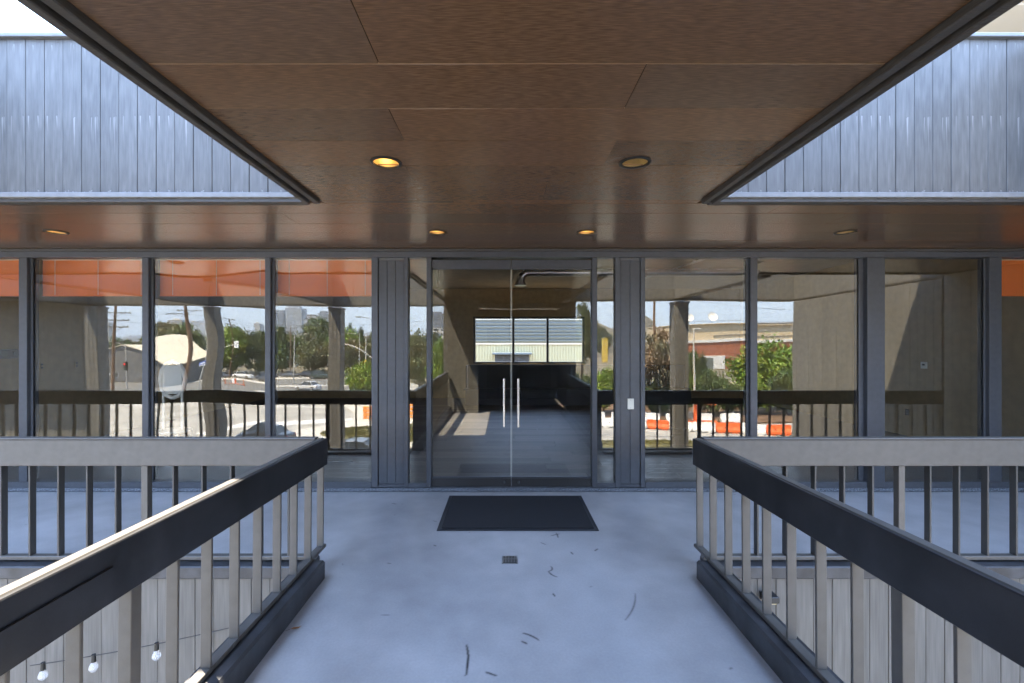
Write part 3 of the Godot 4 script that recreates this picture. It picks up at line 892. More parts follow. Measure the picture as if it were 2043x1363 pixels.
func build_interior():
	# venetian blinds drawn up behind the glass
	var spans = [[-6.93, -5.66, "over the outermost window beside the mullion pair"], [-5.52, -4.23, "in the window reflecting the utility pole"], [-4.11, -2.8, "in the rippled window pane"], [-2.69, -1.56, "in the window next to the boarded panel"], [5.80, 6.97, "in the window beside the blank cream wall"]]
	for e in spans:
		var o = thing("venetian_blind", "orange slatted blind " + e[2], "blind", Vector3((e[0] + e[1]) * 0.5, 2.3, -0.13), 0, "orange blinds behind the glass")
		var w = e[1] - e[0] + 0.07
		part(o, "head_rail", bx(Vector3(w, 0.03, 0.04), 0.004), mats.blind_rail, Vector3(0, 0.44, 0))
		var tilt = Basis(Vector3.RIGHT, 1.9)
		for k in 21:
			part(o, "slat", bx(Vector3(w, 0.0015, 0.026), 0.0), mats.blind, Vector3(0, 0.016 + 0.02 * k, 0), tilt)
		part(o, "bottom_rail", bx(Vector3(w, 0.014, 0.024), 0.003), mats.blind, Vector3(0, 0.0, 0))
		for x in [-0.38, 0.0, 0.38]:
			part(o, "ladder_cord", bx(Vector3(0.006, 0.43, 0.002), 0.0), mats.blind_rail, Vector3(w * x, 0.22, 0.017))
	# reception desk and low panel wall under the back window
	var dk = thing("reception_desk", "long black reception desk across the back of the room", "desk", Vector3(2.1, 0, -7.6))
	part(dk, "front_panel", bx(Vector3(6.4, 0.42, 0.05), 0.004), mats.desk_black, Vector3(0, 0.21, 0.1))
	part(dk, "upper_panel", bx(Vector3(6.3, 0.7, 0.05), 0.004), mats.dark_panel, Vector3(0, 0.78, -0.2))
	part(dk, "worktop", bx(Vector3(6.5, 0.04, 0.6), 0.005), mats.dark_panel, Vector3(0, 0.44, -0.12))
	part(dk, "side_panel", bx(Vector3(0.05, 1.1, 0.6), 0.004), mats.desk_black, Vector3(-3.2, 0.55, -0.55))
	# spiral duct
	var du = thing("spiral_duct", "galvanised spiral air duct with an elbow hung under the ceiling", "duct", Vector3(0.35, 3.0, -5.0))
	var b := MB.new()
	var prof = []
	for k in 40:
		b.tube(Vector3(0.22 + k * 0.13, 0.36, 0), Vector3(0.345 + k * 0.13, 0.36, 0), 0.086, 0.086, 20, false)
		b.tube(Vector3(0.345 + k * 0.13, 0.36, 0), Vector3(0.352 + k * 0.13, 0.36, 0), 0.09, 0.09, 20, true)
	part(du, "pipe", b.mesh(), mats.galvanised)
	b = MB.new()
	for k in 6:
		var a0 = PI / 2 * k / 6; var a1 = PI / 2 * (k + 1) / 6
		b.tube(Vector3(0.22 - sin(a0) * 0.2, 0.16 + cos(a0) * 0.2, 0), Vector3(0.22 - sin(a1) * 0.2, 0.16 + cos(a1) * 0.2, 0), 0.09, 0.09, 20, true)
	b.tube(Vector3(0.02, 0.16, 0), Vector3(0.02, 0.06, 0), 0.09, 0.14, 20, true)
	part(du, "elbow", b.mesh(), mats.galvanised)
	for e in [[-2.0, "thin ceiling conduit over the doors"], [3.4, "ceiling conduit over the clear windows"]]:
		var cd = thing("conduit", e[1], "pipe", Vector3(e[0], 3.45, -4.2))
		b = MB.new()
		b.tube(Vector3(0, 0, -4), Vector3(1.2, 0, 4), 0.02, 0.02, 8)
		part(cd, "pipe", b.mesh(), mats.galvanised)
		for z in [-3.0, 0.0, 3.0]:
			part(cd, "strap", bx(Vector3(0.06, 0.05, 0.02), 0.002), mats.galvanised, Vector3(0.6 + z * 0.15, 0.03, z))
	# things on the partitions
	var t = thing("thermostat", "white thermostat on the cream partition wall", "thermostat", Vector3(7.592, 1.28, -2.85))
	part(t, "housing", bx(Vector3(0.02, 0.12, 0.12), 0.004), mats.ivory, Vector3(-0.006, 0.06, 0))
	part(t, "display", bx(Vector3(0.004, 0.03, 0.05), 0.0), mats.black_paint, Vector3(-0.018, 0.07, 0))
	for e in [[1.0, -3.2, "black wall outlet low on the thermostat wall"], [-1.0, -2.1, "wall outlet nearer the glass on the emergency light wall"], [-1.0, -2.7, "wall outlet deeper in on the emergency light wall"]]:
		var ol = thing("wall_outlet", e[2], "outlet", Vector3(e[0] * 7.592, 0.38 if e[0] > 0 else 1.3, e[1]))
		part(ol, "plate", bx(Vector3(0.012, 0.115, 0.075), 0.003), mats.cream_wall if e[0] < 0 else mats.black_paint, Vector3(-e[0] * 0.002, 0.06, 0))
		part(ol, "socket", bx(Vector3(0.006, 0.03, 0.03), 0.002), mats.frame, Vector3(-e[0] * 0.009, 0.085, 0))
		part(ol, "socket", bx(Vector3(0.006, 0.03, 0.03), 0.002), mats.frame, Vector3(-e[0] * 0.009, 0.035, 0))
	var em = thing("emergency_light", "twin-head emergency light unit on the cream partition", "emergency light", Vector3(-7.59, 1.5, -1.55))
	part(em, "housing", bx(Vector3(0.06, 0.14, 0.3), 0.01), mats.grey_wall, Vector3(0.03, 0.07, 0))
	for z in [-0.09, 0.09]:
		b = MB.new()
		b.tube(Vector3(0.062, 0.08, z), Vector3(0.1, 0.08, z), 0.035, 0.05, 14)
		part(em, "lamp_head", b.mesh(), mats.louvre)
	# chair seen faintly through the rippled pane
	var ch = thing("white_chair", "white moulded chair with oval back inside the rippled window", "chair", Vector3(-4.85, 0, -1.3), 0.1)
	b = MB.new()
	for k in 12:
		var a0 = TAU * k / 12; var a1 = TAU * (k + 1) / 12
		b.tube(Vector3(cos(a0) * 0.17, 1.2 + sin(a0) * 0.27, 0), Vector3(cos(a1) * 0.17, 1.2 + sin(a1) * 0.27, 0), 0.03, 0.03, 8)
	part(ch, "back_rim", b.mesh(), mats.ivory)
	b = MB.new()
	b.lathe(Vector3.ZERO, [[0.0, 0.47], [0.22, 0.47], [0.24, 0.45], [0.2, 0.43], [0.0, 0.43]], 20)
	part(ch, "seat", b.mesh(), mats.ivory)
	part(ch, "back_panel", bx(Vector3(0.26, 0.42, 0.015), 0.006), mats.ivory, Vector3(0, 1.2, 0.01))
	for x in [-0.15, 0.15]:
		part(ch, "back_stay", bx(Vector3(0.03, 0.62, 0.03), 0.006), mats.ivory, Vector3(x * 0.85, 0.74, 0))
		for z in [-0.15, 0.15]:
			b = MB.new()
			b.tube(Vector3(x, 0.43, z), Vector3(x * 1.25, 0, z * 1.25), 0.018, 0.013, 8)
			part(ch, "leg", b.mesh(), mats.ivory)
	# outside the back window: ribbed cream building with a grey louvred plant screen
	var cb = thing("ribbed_building", "cream ribbed metal building with grey louvred screen seen through the back window", "building", Vector3(2.0, -6.0, -24.0))
	part(cb, "wall", bx(Vector3(20, 7.7, 0.3), 0.0), mats.corrugated, Vector3(-1.0, 3.85, 0))
	b = MB.new()
	for k in 110: b.box(Vector3(-10.9 + k * 0.18, 3.85, 0.17), Vector3(0.09, 7.69, 0.05), 0.01)
	tag(part(cb, "rib_sheet", b.mesh(), mats.corrugated), "fine upright ribs of the cream wall", "", "", "stuff")
	part(cb, "coping", bx(Vector3(20.2, 0.1, 0.5), 0.01), mats.stucco_cream, Vector3(-1, 7.76, 0))
	part(cb, "plant_screen", bx(Vector3(18, 3.4, 0.2), 0.0), mats.louvre, Vector3(-1, 8.6, -2.4))
	for k in 7:
		part(cb, "louvre", bx(Vector3(16, 0.2, 0.08), 0.01), mats.louvre, Vector3(-1, 7.95 + k * 0.24, -2.0), Basis(Vector3.RIGHT, 0.5))
	part(cb, "dark_opening", bx(Vector3(2.2, 0.75, 0.1), 0.0), mats.dark_panel, Vector3(-1.5, 6.7, 0.2))
	part(cb, "awning", bx(Vector3(2.5, 0.12, 0.6), 0.01), mats.louvre, Vector3(-1.5, 7.15, 0.45))

# ------------------------------------------------------------------ street, trees, vehicles
var crowns := []

func crown_mesh(sd: int, rx: float, ry: float, n: int, leaf: float, base: Color, clumps: int, droop := 0.0) -> ArrayMesh:
	var r := RandomNumberGenerator.new()
	r.seed = sd
	var b := MB.new()
	var cs = []
	for k in clumps:
		var d = Vector3(r.randfn(), r.randfn(), r.randfn()).normalized() * pow(r.randf(), 0.45)
		d.y = d.y * (1.0 if d.y > 0 else 0.8)
		var taper = 1.0 - droop * clampf(d.y * 0.5 + 0.5, 0, 1)
		cs.append([Vector3(d.x * rx * taper, d.y * ry, d.z * rx * taper), r.randf_range(0.16, 0.36) * rx, r.randf_range(0.7, 1.25), r.randf_range(-0.12, 0.12)])
	for k in n:
		var c = cs[r.randi() % clumps]
		var p: Vector3 = c[0] + Vector3(r.randfn(), r.randfn() * 0.8, r.randfn()) * c[1] * 0.55
		var bs := Basis.from_euler(Vector3(r.randf_range(-1.2, 1.2), r.randf() * TAU, r.randf_range(-0.8, 0.8)))
		var s = leaf * r.randf_range(0.5, 1.3)
		var g = c[2] * r.randf_range(0.75, 1.25)
		b.col = Color(base.r * g * (1.0 + c[3] * 2.0), base.g * g, base.b * g)
		var x = bs.x * s * 0.5; var y = bs.y * s * 0.9; var z = bs.z * s * 0.16
		var nn = bs.z
		var i = [b.vert(p - y, nn), b.vert(p + x + z, nn), b.vert(p + y, nn), b.vert(p - x + z, nn)]
		b.tri_i(i[0], i[1], i[2]); b.tri_i(i[0], i[2], i[3])
	return b.mesh()

var crown_cache := {}
func tree(called: String, label: String, at: Vector3, h: float, w: float, kind: String, sd: int, group := "", stem := 0.3):
	# kind: green, lime, olive, dark, cone, grey
	var base = {"green": Color(0.075, 0.105, 0.03), "lime": Color(0.16, 0.23, 0.03), "olive": Color(0.12, 0.12, 0.05), "dark": Color(0.055, 0.08, 0.028), "cone": Color(0.045, 0.07, 0.03), "grey": Color(0.145, 0.115, 0.07)}[kind]
	var o = thing(called, label, "shrub" if called.ends_with("shrub") else "tree", at, float(sd % 7), group)
	var key = "%s%d" % [kind, sd % 3]
	if not crown_cache.has(key):
		crown_cache[key] = crown_mesh(sd, 1.0, 1.0, 7500, 0.075, base, 70, 0.85 if kind == "cone" else 0.1)
	var ch = h * (1.0 - stem)
	var cr = part(o, "crown", crown_cache[key], mats.leaf, Vector3(0, h - ch * 0.5, 0))
	cr.scale = Vector3(w * 0.5, ch * 0.52, w * 0.5)
	var b := MB.new()
	var r := RandomNumberGenerator.new()
	r.seed = sd
	var tr = maxf(0.06, h * 0.018)
	var top = h * stem + ch * 0.3
	b.tube(Vector3.ZERO, Vector3(0.1, top * 0.55, 0), tr, tr * 0.75, 8)
	b.tube(Vector3(0.1, top * 0.55, 0), Vector3(0, top, 0.05), tr * 0.75, tr * 0.4, 8)
	for k in 5:
		var a = k * 1.26 + r.randf()
		b.tube(Vector3(0.06, top * r.randf_range(0.5, 0.9), 0), Vector3(cos(a) * w * 0.3, h * stem + ch * r.randf_range(0.3, 0.75), sin(a) * w * 0.3), tr * 0.45, tr * 0.12, 6)
	part(o, "trunk", b.mesh(), mats.pale_bark if kind == "grey" else mats.bark)
	return o

func car(label: String, at: Vector3, turn: float, paint: Material, suv := false):
	var o = thing("parked_car", label, "car", at, turn, "cars along the street")
	var H = 1.72 if suv else 1.45
	var belt = 1.02 if suv else 0.9
	var L = 2.3
	# stations along the length: x, half width, top of the lower body
	var st = [[-L, 0.62, belt - 0.22], [-L + 0.12, 0.78, belt - 0.08], [-L + 0.6, 0.87, belt], [-0.9, 0.9, belt], [0.9, 0.9, belt - 0.02], [1.5, 0.88, belt - 0.09], [L - 0.2, 0.8, belt - 0.17], [L, 0.62, belt - 0.32]]
	var b := MB.new()
	var rings = []
	for s in st:
		var w = s[1]; var t = s[2]
		rings.append([Vector3(s[0], 0.22, w * 0.9), Vector3(s[0], 0.42, w), Vector3(s[0], t * 0.8, w * 0.99), Vector3(s[0], t - 0.03, w * 0.92), Vector3(s[0], t + 0.01, w * 0.7), Vector3(s[0], t + 0.02, 0), Vector3(s[0], t + 0.01, -w * 0.7), Vector3(s[0], t - 0.03, -w * 0.92), Vector3(s[0], t * 0.8, -w * 0.99), Vector3(s[0], 0.42, -w), Vector3(s[0], 0.22, -w * 0.9)])
	loft(b, rings, true)
	part(o, "body", b.mesh(), paint)
	# glasshouse and roof
	var gs = [[-1.95 if suv else -1.7, belt - 0.02, 0.72], [-1.5 if suv else -1.0, H - 0.06, 0.6], [-0.1, H, 0.62], [0.45, H - 0.05, 0.6], [1.25, belt - 0.04, 0.74]]
	b = MB.new()
	rings = []
	for s in gs: rings.append([Vector3(s[0], belt - 0.05, 0.78), Vector3(s[0], maxf(s[1] - 0.02, belt - 0.04), s[2]), Vector3(s[0], s[1], 0), Vector3(s[0], maxf(s[1] - 0.02, belt - 0.04), -s[2]), Vector3(s[0], belt - 0.05, -0.78)])
	loft(b, rings, true)
	part(o, "window", b.mesh(), mats.dark_glass)
	b = MB.new()
	rings = []
	for s in [[gs[1][0] - 0.05, H - 0.07, 0.61], [gs[1][0] + 0.3, H - 0.01, 0.64], [-0.1, H + 0.025, 0.65], [0.5, H - 0.035, 0.62]]:
		rings.append([Vector3(s[0], s[1] - 0.04, s[2]), Vector3(s[0], s[1] - 0.005, s[2] * 0.93), Vector3(s[0], s[1] + 0.01, 0), Vector3(s[0], s[1] - 0.005, -s[2] * 0.93), Vector3(s[0], s[1] - 0.04, -s[2])])
	loft(b, rings, true)
	part(o, "roof", b.mesh(), paint)
	for z in [-1.0, 1.0]:
		for x in [-1.4, 1.4]:
			b = MB.new()
			b.tube(Vector3(x, 0.33, z * 0.7), Vector3(x, 0.33, z * 0.905), 0.33, 0.33, 18)
			var w = part(o, "wheel", b.mesh(), mats.tyre)
			b = MB.new()
			b.tube(Vector3(x, 0.33, z * 0.9), Vector3(x, 0.33, z * 0.915), 0.21, 0.2, 14)
			part(w, "rim", b.mesh(), mats.steel)
		b = MB.new()
		b.tube(Vector3(gs[1][0] + 0.55, belt - 0.02, z * 0.775), Vector3(gs[1][0] + 0.52, H - 0.06, z * 0.635), 0.035, 0.035, 6)
		b.tube(Vector3(gs[0][0] + 0.12, belt - 0.02, z * 0.77), Vector3(gs[1][0] + 0.02, H - 0.06, z * 0.61), 0.05, 0.04, 6)
		b.tube(Vector3(1.22, belt - 0.02, z * 0.76), Vector3(0.46, H - 0.06, z * 0.61), 0.035, 0.03, 6)
		part(o, "pillar", b.mesh(), paint)
		part(o, "headlight", bx(Vector3(0.12, 0.12, 0.32), 0.03), mats.headlamp, Vector3(L - 0.08, 0.62, z * 0.5))
		part(o, "tail_light", bx(Vector3(0.1, 0.14, 0.3), 0.03), mats.tail_red, Vector3(-L + 0.06, 0.66, z * 0.52))
	return o

func loft(b: MB, rings: Array, caps: bool):
	var mid = Vector3.ZERO
	for r in rings:
		for p in r: mid += p / (rings.size() * r.size())
	for k in rings.size() - 1:
		var m0 = rings[k].size()
		for j in m0 - 1:
			var a = rings[k][j]; var c = rings[k + 1][j + 1]
			b.quad(a, rings[k][j + 1], c, rings[k + 1][j], (a + c) * 0.5 - Vector3(((a + c) * 0.5).x, mid.y * 0.8, 0))
	if caps:
		for e in [[0, -1], [rings.size() - 1, 1]]:
			var r = rings[e[0]]
			for j in range(1, r.size() - 1): b.tri(r[0], r[j], r[j + 1], Vector3(e[1], 0, 0))

func utility_pole(label: String, at: Vector3, h: float, arms: Array, lean: float, rad := 0.2):
	var o = thing("utility_pole", label, "utility pole", at, 0, "wooden utility poles along the street")
	var b := MB.new()
	b.tube(Vector3.ZERO, Vector3(lean * h, h, 0), rad, rad * 0.7, 10)
	part(o, "pole", b.mesh(), mats.pole_wood)
	for a in arms:
		var y = a[0]; var w = a[1]
		var c = Vector3(lean * y + a[2], y, -rad)
		var ar = part(o, "crossarm", bx(Vector3(w, 0.14, 0.12), 0.01), mats.bark, c)
		for x in [-0.46, -0.3, 0.3, 0.46]:
			b = MB.new()
			b.lathe(Vector3(x * w, 0.07, 0), [[0.03, 0.0], [0.07, 0.06], [0.05, 0.12], [0.07, 0.16], [0.0, 0.24]], 8)
			part(ar, "insulator", b.mesh(), mats.cable)
		b = MB.new()
		b.tube(Vector3(-0.25 * w, -0.06, 0), Vector3(-a[2], -0.75, 0), 0.03, 0.03, 5)
		b.tube(Vector3(0.25 * w, -0.06, 0), Vector3(-a[2], -0.75, 0), 0.03, 0.03, 5)
		part(ar, "brace", b.mesh(), mats.bark)
	return o

func wire(label: String, a: Vector3, b2: Vector3, sag: float):
	var o = thing("power_line", label, "cable", a, 0, "overhead lines along the street")
	var b := MB.new()
	var pts = []
	for k in 13:
		var t = k / 12.0
		pts.append((b2 - a) * t - Vector3(0, sag * 4.0 * t * (1 - t), 0))
	b.path(pts, 0.022, 5)
	part(o, "wire", b.mesh(), mats.cable)

func street_light(label: String, at: Vector3, h: float, reach: Vector3, m: Material):
	var o = thing("street_lamp", label, "street lamp", at, 0, "street lamps along the road")
	var b := MB.new()
	b.tube(Vector3.ZERO, Vector3(0, 0.3, 0), 0.2, 0.17, 10)
	b.tube(Vector3(0, 0.3, 0), Vector3(0, h, 0), 0.12, 0.075, 10)
	part(o, "pole", b.mesh(), m)
	b = MB.new()
	var pts = []
	for k in 9:
		var t = k / 8.0
		pts.append(Vector3(0, h - 0.3, 0) + Vector3(reach.x * t, reach.y * sin(t * PI / 2), reach.z * t))
	b.path(pts, 0.05, 6)
	part(o, "arm", b.mesh(), m)
	part(o, "luminaire", bx(Vector3(0.75, 0.16, 0.3), 0.05), m, pts[8] + Vector3(signf(reach.x) * 0.35, 0.02, 0))
	return o

func barrier(label: String, at: Vector3, turn: float, m: Material):
	var o = thing("water_barrier", label, "barrier", at, turn, "water-filled road barriers in a row")
	var b := MB.new()
	b.prism(PackedVector2Array([Vector2(-0.27, 0.1), Vector2(-0.27, 0.3), Vector2(-0.13, 0.55), Vector2(-0.1, 0.88), Vector2(0.1, 0.88), Vector2(0.13, 0.55), Vector2(0.27, 0.3), Vector2(0.27, 0.1)]), -0.93, 0.93)
	part(o, "shell", b.mesh(), m, Vector3.ZERO, Basis(Vector3.UP, PI / 2))
	for x in [-0.55, 0.55]:
		part(o, "foot", bx(Vector3(0.5, 0.1, 0.5), 0.01), m, Vector3(x, 0.05, 0))
		part(o, "fork_slot", bx(Vector3(0.3, 0.1, 0.06), 0.01), mats.black_paint, Vector3(x * 0.5, 0.45, -0.155), Basis(Vector3.RIGHT, 0.05))
		part(o, "end_lug", bx(Vector3(0.08, 0.5, 0.12), 0.01), m, Vector3(x * 1.75, 0.55, 0))
	part(o, "filler_cap", bx(Vector3(0.1, 0.04, 0.1), 0.01), m, Vector3(0.2, 0.9, 0))

func house(called: String, label: String, at: Vector3, s: Vector3, wall: Material, roof: Material, gable: float, wins: Array, turn := 0.0):
	# front faces -z; wins are [x, y, w, h] on the front
	var o = thing(called, label, "building", at, turn)
	part(o, "wall", bx(s, 0.0), wall, Vector3(0, s.y * 0.5, s.z * 0.5))
	if gable > 0.0:
		var b := MB.new()
		b.prism(PackedVector2Array([Vector2(-s.x * 0.5, 0), Vector2(s.x * 0.5, 0), Vector2(0, gable)]), 0.0, s.z)
		part(o, "gable", b.mesh(), wall, Vector3(0, s.y, 0))
		b = MB.new()
		for sg in [-1.0, 1.0]:
			var len2 = Vector2(s.x * 0.5, gable).length() + 0.4
			b.box(Vector3(sg * (s.x * 0.25 + 0.1), gable * 0.5 + 0.02, s.z * 0.5), Vector3(len2, 0.14, s.z + 0.6), 0.0, Basis(Vector3.BACK, -sg * atan2(gable, s.x * 0.5)))
		part(o, "roof", b.mesh(), roof, Vector3(0, s.y, 0))
	else:
		part(o, "roof", bx(Vector3(s.x + 0.3, 0.3, s.z + 0.3), 0.0), roof, Vector3(0, s.y + 0.16, s.z * 0.5))
	for w in wins:
		var f = part(o, "window", bx(Vector3(w[2] + 0.16, w[3] + 0.16, 0.06), 0.0), mats.white_wall, Vector3(w[0], w[1], -0.02))
		part(f, "glass", bx(Vector3(w[2], w[3], 0.05), 0.0), mats.dark_glass, Vector3(0, 0, -0.02))
	return o

func sheet(poly: PackedVector2Array, y: float, thick := 0.05) -> ArrayMesh:
	# a flat slab: polygon in x,z with its top at y
	var b := MB.new()
	b.prism(poly, -thick, 0.0)
	var m := MB.new()
	for k in b.v.size():
		m.vert(Vector3(b.v[k].x, y + b.v[k].z, b.v[k].y), Vector3(b.n[k].x, b.n[k].z, b.n[k].y))
	for k in range(0, b.ix.size(), 3): m.tri_i(b.ix[k], b.ix[k + 1], b.ix[k + 2])
	return m.mesh()

func build_street():
	var b: MB
	b = MB.new()
	b.quad(Vector3(-6000, -6.02, -3000), Vector3(6000, -6.02, -3000), Vector3(6000, -6.02, 7000), Vector3(-6000, -6.02, 7000), Vector3.UP)
	structure("ground", b.mesh(), mats.ground, "dry open ground")
	structure("road", sheet(PackedVector2Array([Vector2(-140, 12), Vector2(60, 12), Vector2(60, 37.2), Vector2(6, 39.8), Vector2(-2, 44), Vector2(-6, 57), Vector2(-30, 110), Vector2(-140, 110)]), -6.0), mats.road, "pale sun-bleached concrete intersection")
	structure("side_road", sheet(PackedVector2Array([Vector2(-90, 74), Vector2(-22, 66), Vector2(-22, 76), Vector2(-30, 100), Vector2(-110, 102)]), -5.99), mats.asphalt, "darker asphalt side street")
	structure("pavement", sheet(PackedVector2Array([Vector2(-19, 33), Vector2(-16.5, 29.5), Vector2(-9, 28.5), Vector2(2, 28.5), Vector2(2, 40), Vector2(-4, 47), Vector2(-14, 52), Vector2(-22, 62), Vector2(-26, 62), Vector2(-16.5, 45), Vector2(-15.5, 40)]), -5.87, 0.14), mats.pavement, "concrete corner pavement with a kerb")
	structure("far_pavement", sheet(PackedVector2Array([Vector2(-110, 99), Vector2(-27, 95), Vector2(-27, 98), Vector2(-110, 103)]), -5.87, 0.14), mats.pavement, "pavement before the parked cars")
	structure("median", sheet(PackedVector2Array([Vector2(-46, 78), Vector2(-27, 77), Vector2(-27, 78.5), Vector2(-46, 80)]), -5.86, 0.14), mats.pavement, "narrow concrete median")
	var isl = PackedVector2Array()
	for k in 28:
		var a = TAU * k / 28
		isl.append(Vector2(-8.6 + cos(a) * 7.2, 33.8 + sin(a) * 3.9))
	structure("lawn", sheet(isl, -5.82, 0.1), mats.lawn, "dry grass island at the corner")
	structure("verge", sheet(PackedVector2Array([Vector2(3.5, 27.5), Vector2(17, 28.6), Vector2(17, 30.4), Vector2(3.5, 30.4)]), -5.88, 0.12), mats.lawn, "strip of dry grass beside the road")
	structure("planting_bed", sheet(PackedVector2Array([Vector2(2, 40.2), Vector2(60, 37.4), Vector2(60, 52), Vector2(2, 54)]), -5.85, 0.15), mats.soil, "brown mulch bed under the hedge")
	# grass blades
	var mm := MultiMesh.new()
	b = MB.new()
	for k in 3:
		var a = k * 1.05
		var d = Vector3(cos(a), 0, sin(a)) * 0.05
		b.tri(-d, d, Vector3(0.02, 0.16, 0.01), Vector3(-d.z, 0.2, d.x))
	mm.mesh = b.mesh()
	mm.transform_format = MultiMesh.TRANSFORM_3D
	mm.instance_count = 5200
	var r := RandomNumberGenerator.new()
	r.seed = 71
	for k in 5200:
		var p: Vector3
		if k < 4000:
			var a = r.randf() * TAU; var q = sqrt(r.randf())
			p = Vector3(-8.6 + cos(a) * 7.0 * q, -5.82, 33.8 + sin(a) * 3.75 * q)
		else:
			p = Vector3(r.randf_range(3.6, 16.8), -5.88, r.randf_range(28.7, 30.3))
		mm.set_instance_transform(k, Transform3D(Basis(Vector3.UP, r.randf() * TAU).scaled(Vector3.ONE * r.randf_range(0.4, 1.1)), p))
	var gi := MultiMeshInstance3D.new()
	gi.name = "grass"
	gi.multimesh = mm
	gi.material_override = mats.grass_blade
	add_child(gi)
	tag(gi, "short dry grass on the corner island and verge", "grass", "", "stuff")
	# crosswalk bars
	for k in 9:
		var cw = structure("road_marking", sheet(PackedVector2Array([Vector2(-27.0 + k * 1.15, 34.2 + k * 0.62), Vector2(-26.4 + k * 1.15, 34.2 + k * 0.62), Vector2(-24.0 + k * 1.15, 38.3 + k * 0.62), Vector2(-24.6 + k * 1.15, 38.3 + k * 0.62)]), -5.992, 0.004), mats.white_paint, "white crosswalk bar on the concrete road")
	for k in 5:
		structure("road_marking", sheet(PackedVector2Array([Vector2(-78 + k * 12, 55 - k), Vector2(-70 + k * 12, 54.4 - k), Vector2(-70 + k * 12, 54.8 - k), Vector2(-78 + k * 12, 55.4 - k)]), -5.992, 0.004), mats.white_paint, "long white lane stripe on the concrete road")
	# hills
	for e in [[4200.0, -3600.0, 200.0, 205.0, 1], [3300.0, -2600.0, -1200.0, 130.0, 2], [3600.0, 300.0, 3600.0, 105.0, 3], [520.0, 66.0, 170.0, 44.0, 4]]:
		var f := FastNoiseLite.new()
		f.seed = e[4]
		f.frequency = 0.0022 if e[0] > 1000 else 0.012
		b = MB.new()
		var n = 60
		var dep = e[0] * 0.25
		var prev = []
		for i in n + 1:
			var t = float(i) / n
			var x = lerpf(e[1], e[2], t)
			var hh = e[3] * (0.45 + 0.55 * (f.get_noise_1d(x) * 0.9 + 0.35)) * smoothstep(0.0, 0.12, t) * smoothstep(0.0, 0.12, 1.0 - t)
			var row = [Vector3(x, -6.3, e[0] - dep)]
			for q in [0.25, 0.5, 0.75, 1.0]:
				row.append(Vector3(x + f.get_noise_2d(x, q * 900.0) * 30.0, -6.3 + hh * q * (1.0 + 0.2 * f.get_noise_2d(x * 3.0, q * 500.0)), e[0] - dep * (1.0 - q)))
			row.append(Vector3(x, -6.3, e[0] + dep * 0.6))
			if i > 0:
				for q in row.size() - 1: b.quad(prev[q], row[q], row[q + 1], prev[q + 1], Vector3(0, 1, -0.5))
			prev = row
		structure("hill", b.mesh(), mats.hill, "hazy distant ridge" if e[0] > 1000 else "wooded brown hill")

	# trees, in front of the houses across the street
	var row = [[-95, 118, 10, 9, "olive", "olive tree behind the gabled grey building"], [-84, 112, 9, 8, "green", "green tree beside the gabled grey building"], [-76, 120, 11, 9, "green", "leafy tree behind the street name sign"], [-70, 112, 10.5, 8, "lime", "yellow-green tree behind the street name sign"], [-64, 114, 9.5, 7, "dark", "dark tree behind the white sedan"], [-58, 112, 11, 8, "green", "bushy tree over the white sedan"], [-52, 118, 9, 8, "olive", "olive tree beside the red roofed house"], [-47, 106, 8, 7, "olive", "olive tree shading the parked cars"], [-42, 112, 10, 8, "lime", "yellow-green tree between the pale house and the cars"], [-38, 104, 7.5, 7, "olive", "low olive tree beside the dark green off-roader"], [-32, 110, 8, 8, "olive", "grey-olive tree at the end of the parked row"], [-26, 112, 8.5, 7, "olive", "grey-olive tree behind the round shrub"], [-20, 118, 9.5, 8, "dark", "dark tree far behind the round shrub"], [-34, 122, 11, 7, "green", "green tree behind the parked row's end"]]
	for k in row.size():
		var e = row[k]
		tree("street_tree", e[5], Vector3(e[0], -6, e[1]), e[2] + 1.0, e[3] * 1.2, e[4], 100 + k, "trees across the street", 0.06)
	tree("street_tree", "tall dark spreading tree before the office towers", Vector3(-58.5, -6, 135), 15.4, 10.5, "green", 131, "trees across the street", 0.08)
	tree("conifer_tree", "narrow dark conifer rising above the olive trees", Vector3(-42, -6, 118), 13.2, 3.6, "cone", 132, "", 0.1)
	tree("conifer_tree", "second smaller conifer beside the narrow one", Vector3(-38.6, -6, 117), 11.8, 3.4, "cone", 133, "", 0.1)
	tree("leafy_tree", "grey-green leafy tree before the apartment block", Vector3(-13.2, -6, 64.7), 9.8, 5.2, "olive", 134, "", 0.12)
	tree("leafy_tree", "yellow-green tree between walkway pier and apartment block", Vector3(-9.4, -6, 60.5), 7.8, 3.6, "lime", 135, "", 0.1)
	tree("round_shrub", "large rounded light green shrub at the corner", Vector3(-19.0, -5.87, 55.7), 4.9, 4.3, "lime", 136, "", 0.06)
	tree("tall_tree", "tall dark eucalyptus with ragged top beyond the road", Vector3(15.6, -6, 85), 15.6, 5.0, "dark", 137, "", 0.25)
	tree("tall_tree", "second dark eucalyptus beside the tallest one", Vector3(12.0, -6, 92), 14.0, 5.0, "olive", 138, "", 0.25)
	tree("grey_tree", "grey-brown dusty tree with pale forked trunk", Vector3(16.6, -5.9, 43), 9.0, 4.6, "grey", 139, "", 0.28)
	tree("bright_tree", "bright lime green spreading tree behind the barriers", Vector3(30.9, -5.9, 47.7), 7.9, 7.4, "lime", 140, "", 0.2)
	tree("small_tree", "small yellow-green tree behind the grey-brown one", Vector3(20.0, -5.9, 50), 5.6, 3.0, "lime", 141, "", 0.2)
	tree("small_tree", "thin upright dark tree before the brick building", Vector3(25.2, -5.9, 52), 6.2, 2.4, "cone", 142, "", 0.1)
	tree("small_tree", "thin leaning green tree before the white loading door", Vector3(27.5, -5.9, 60), 6.5, 3.0, "green", 143, "", 0.15)
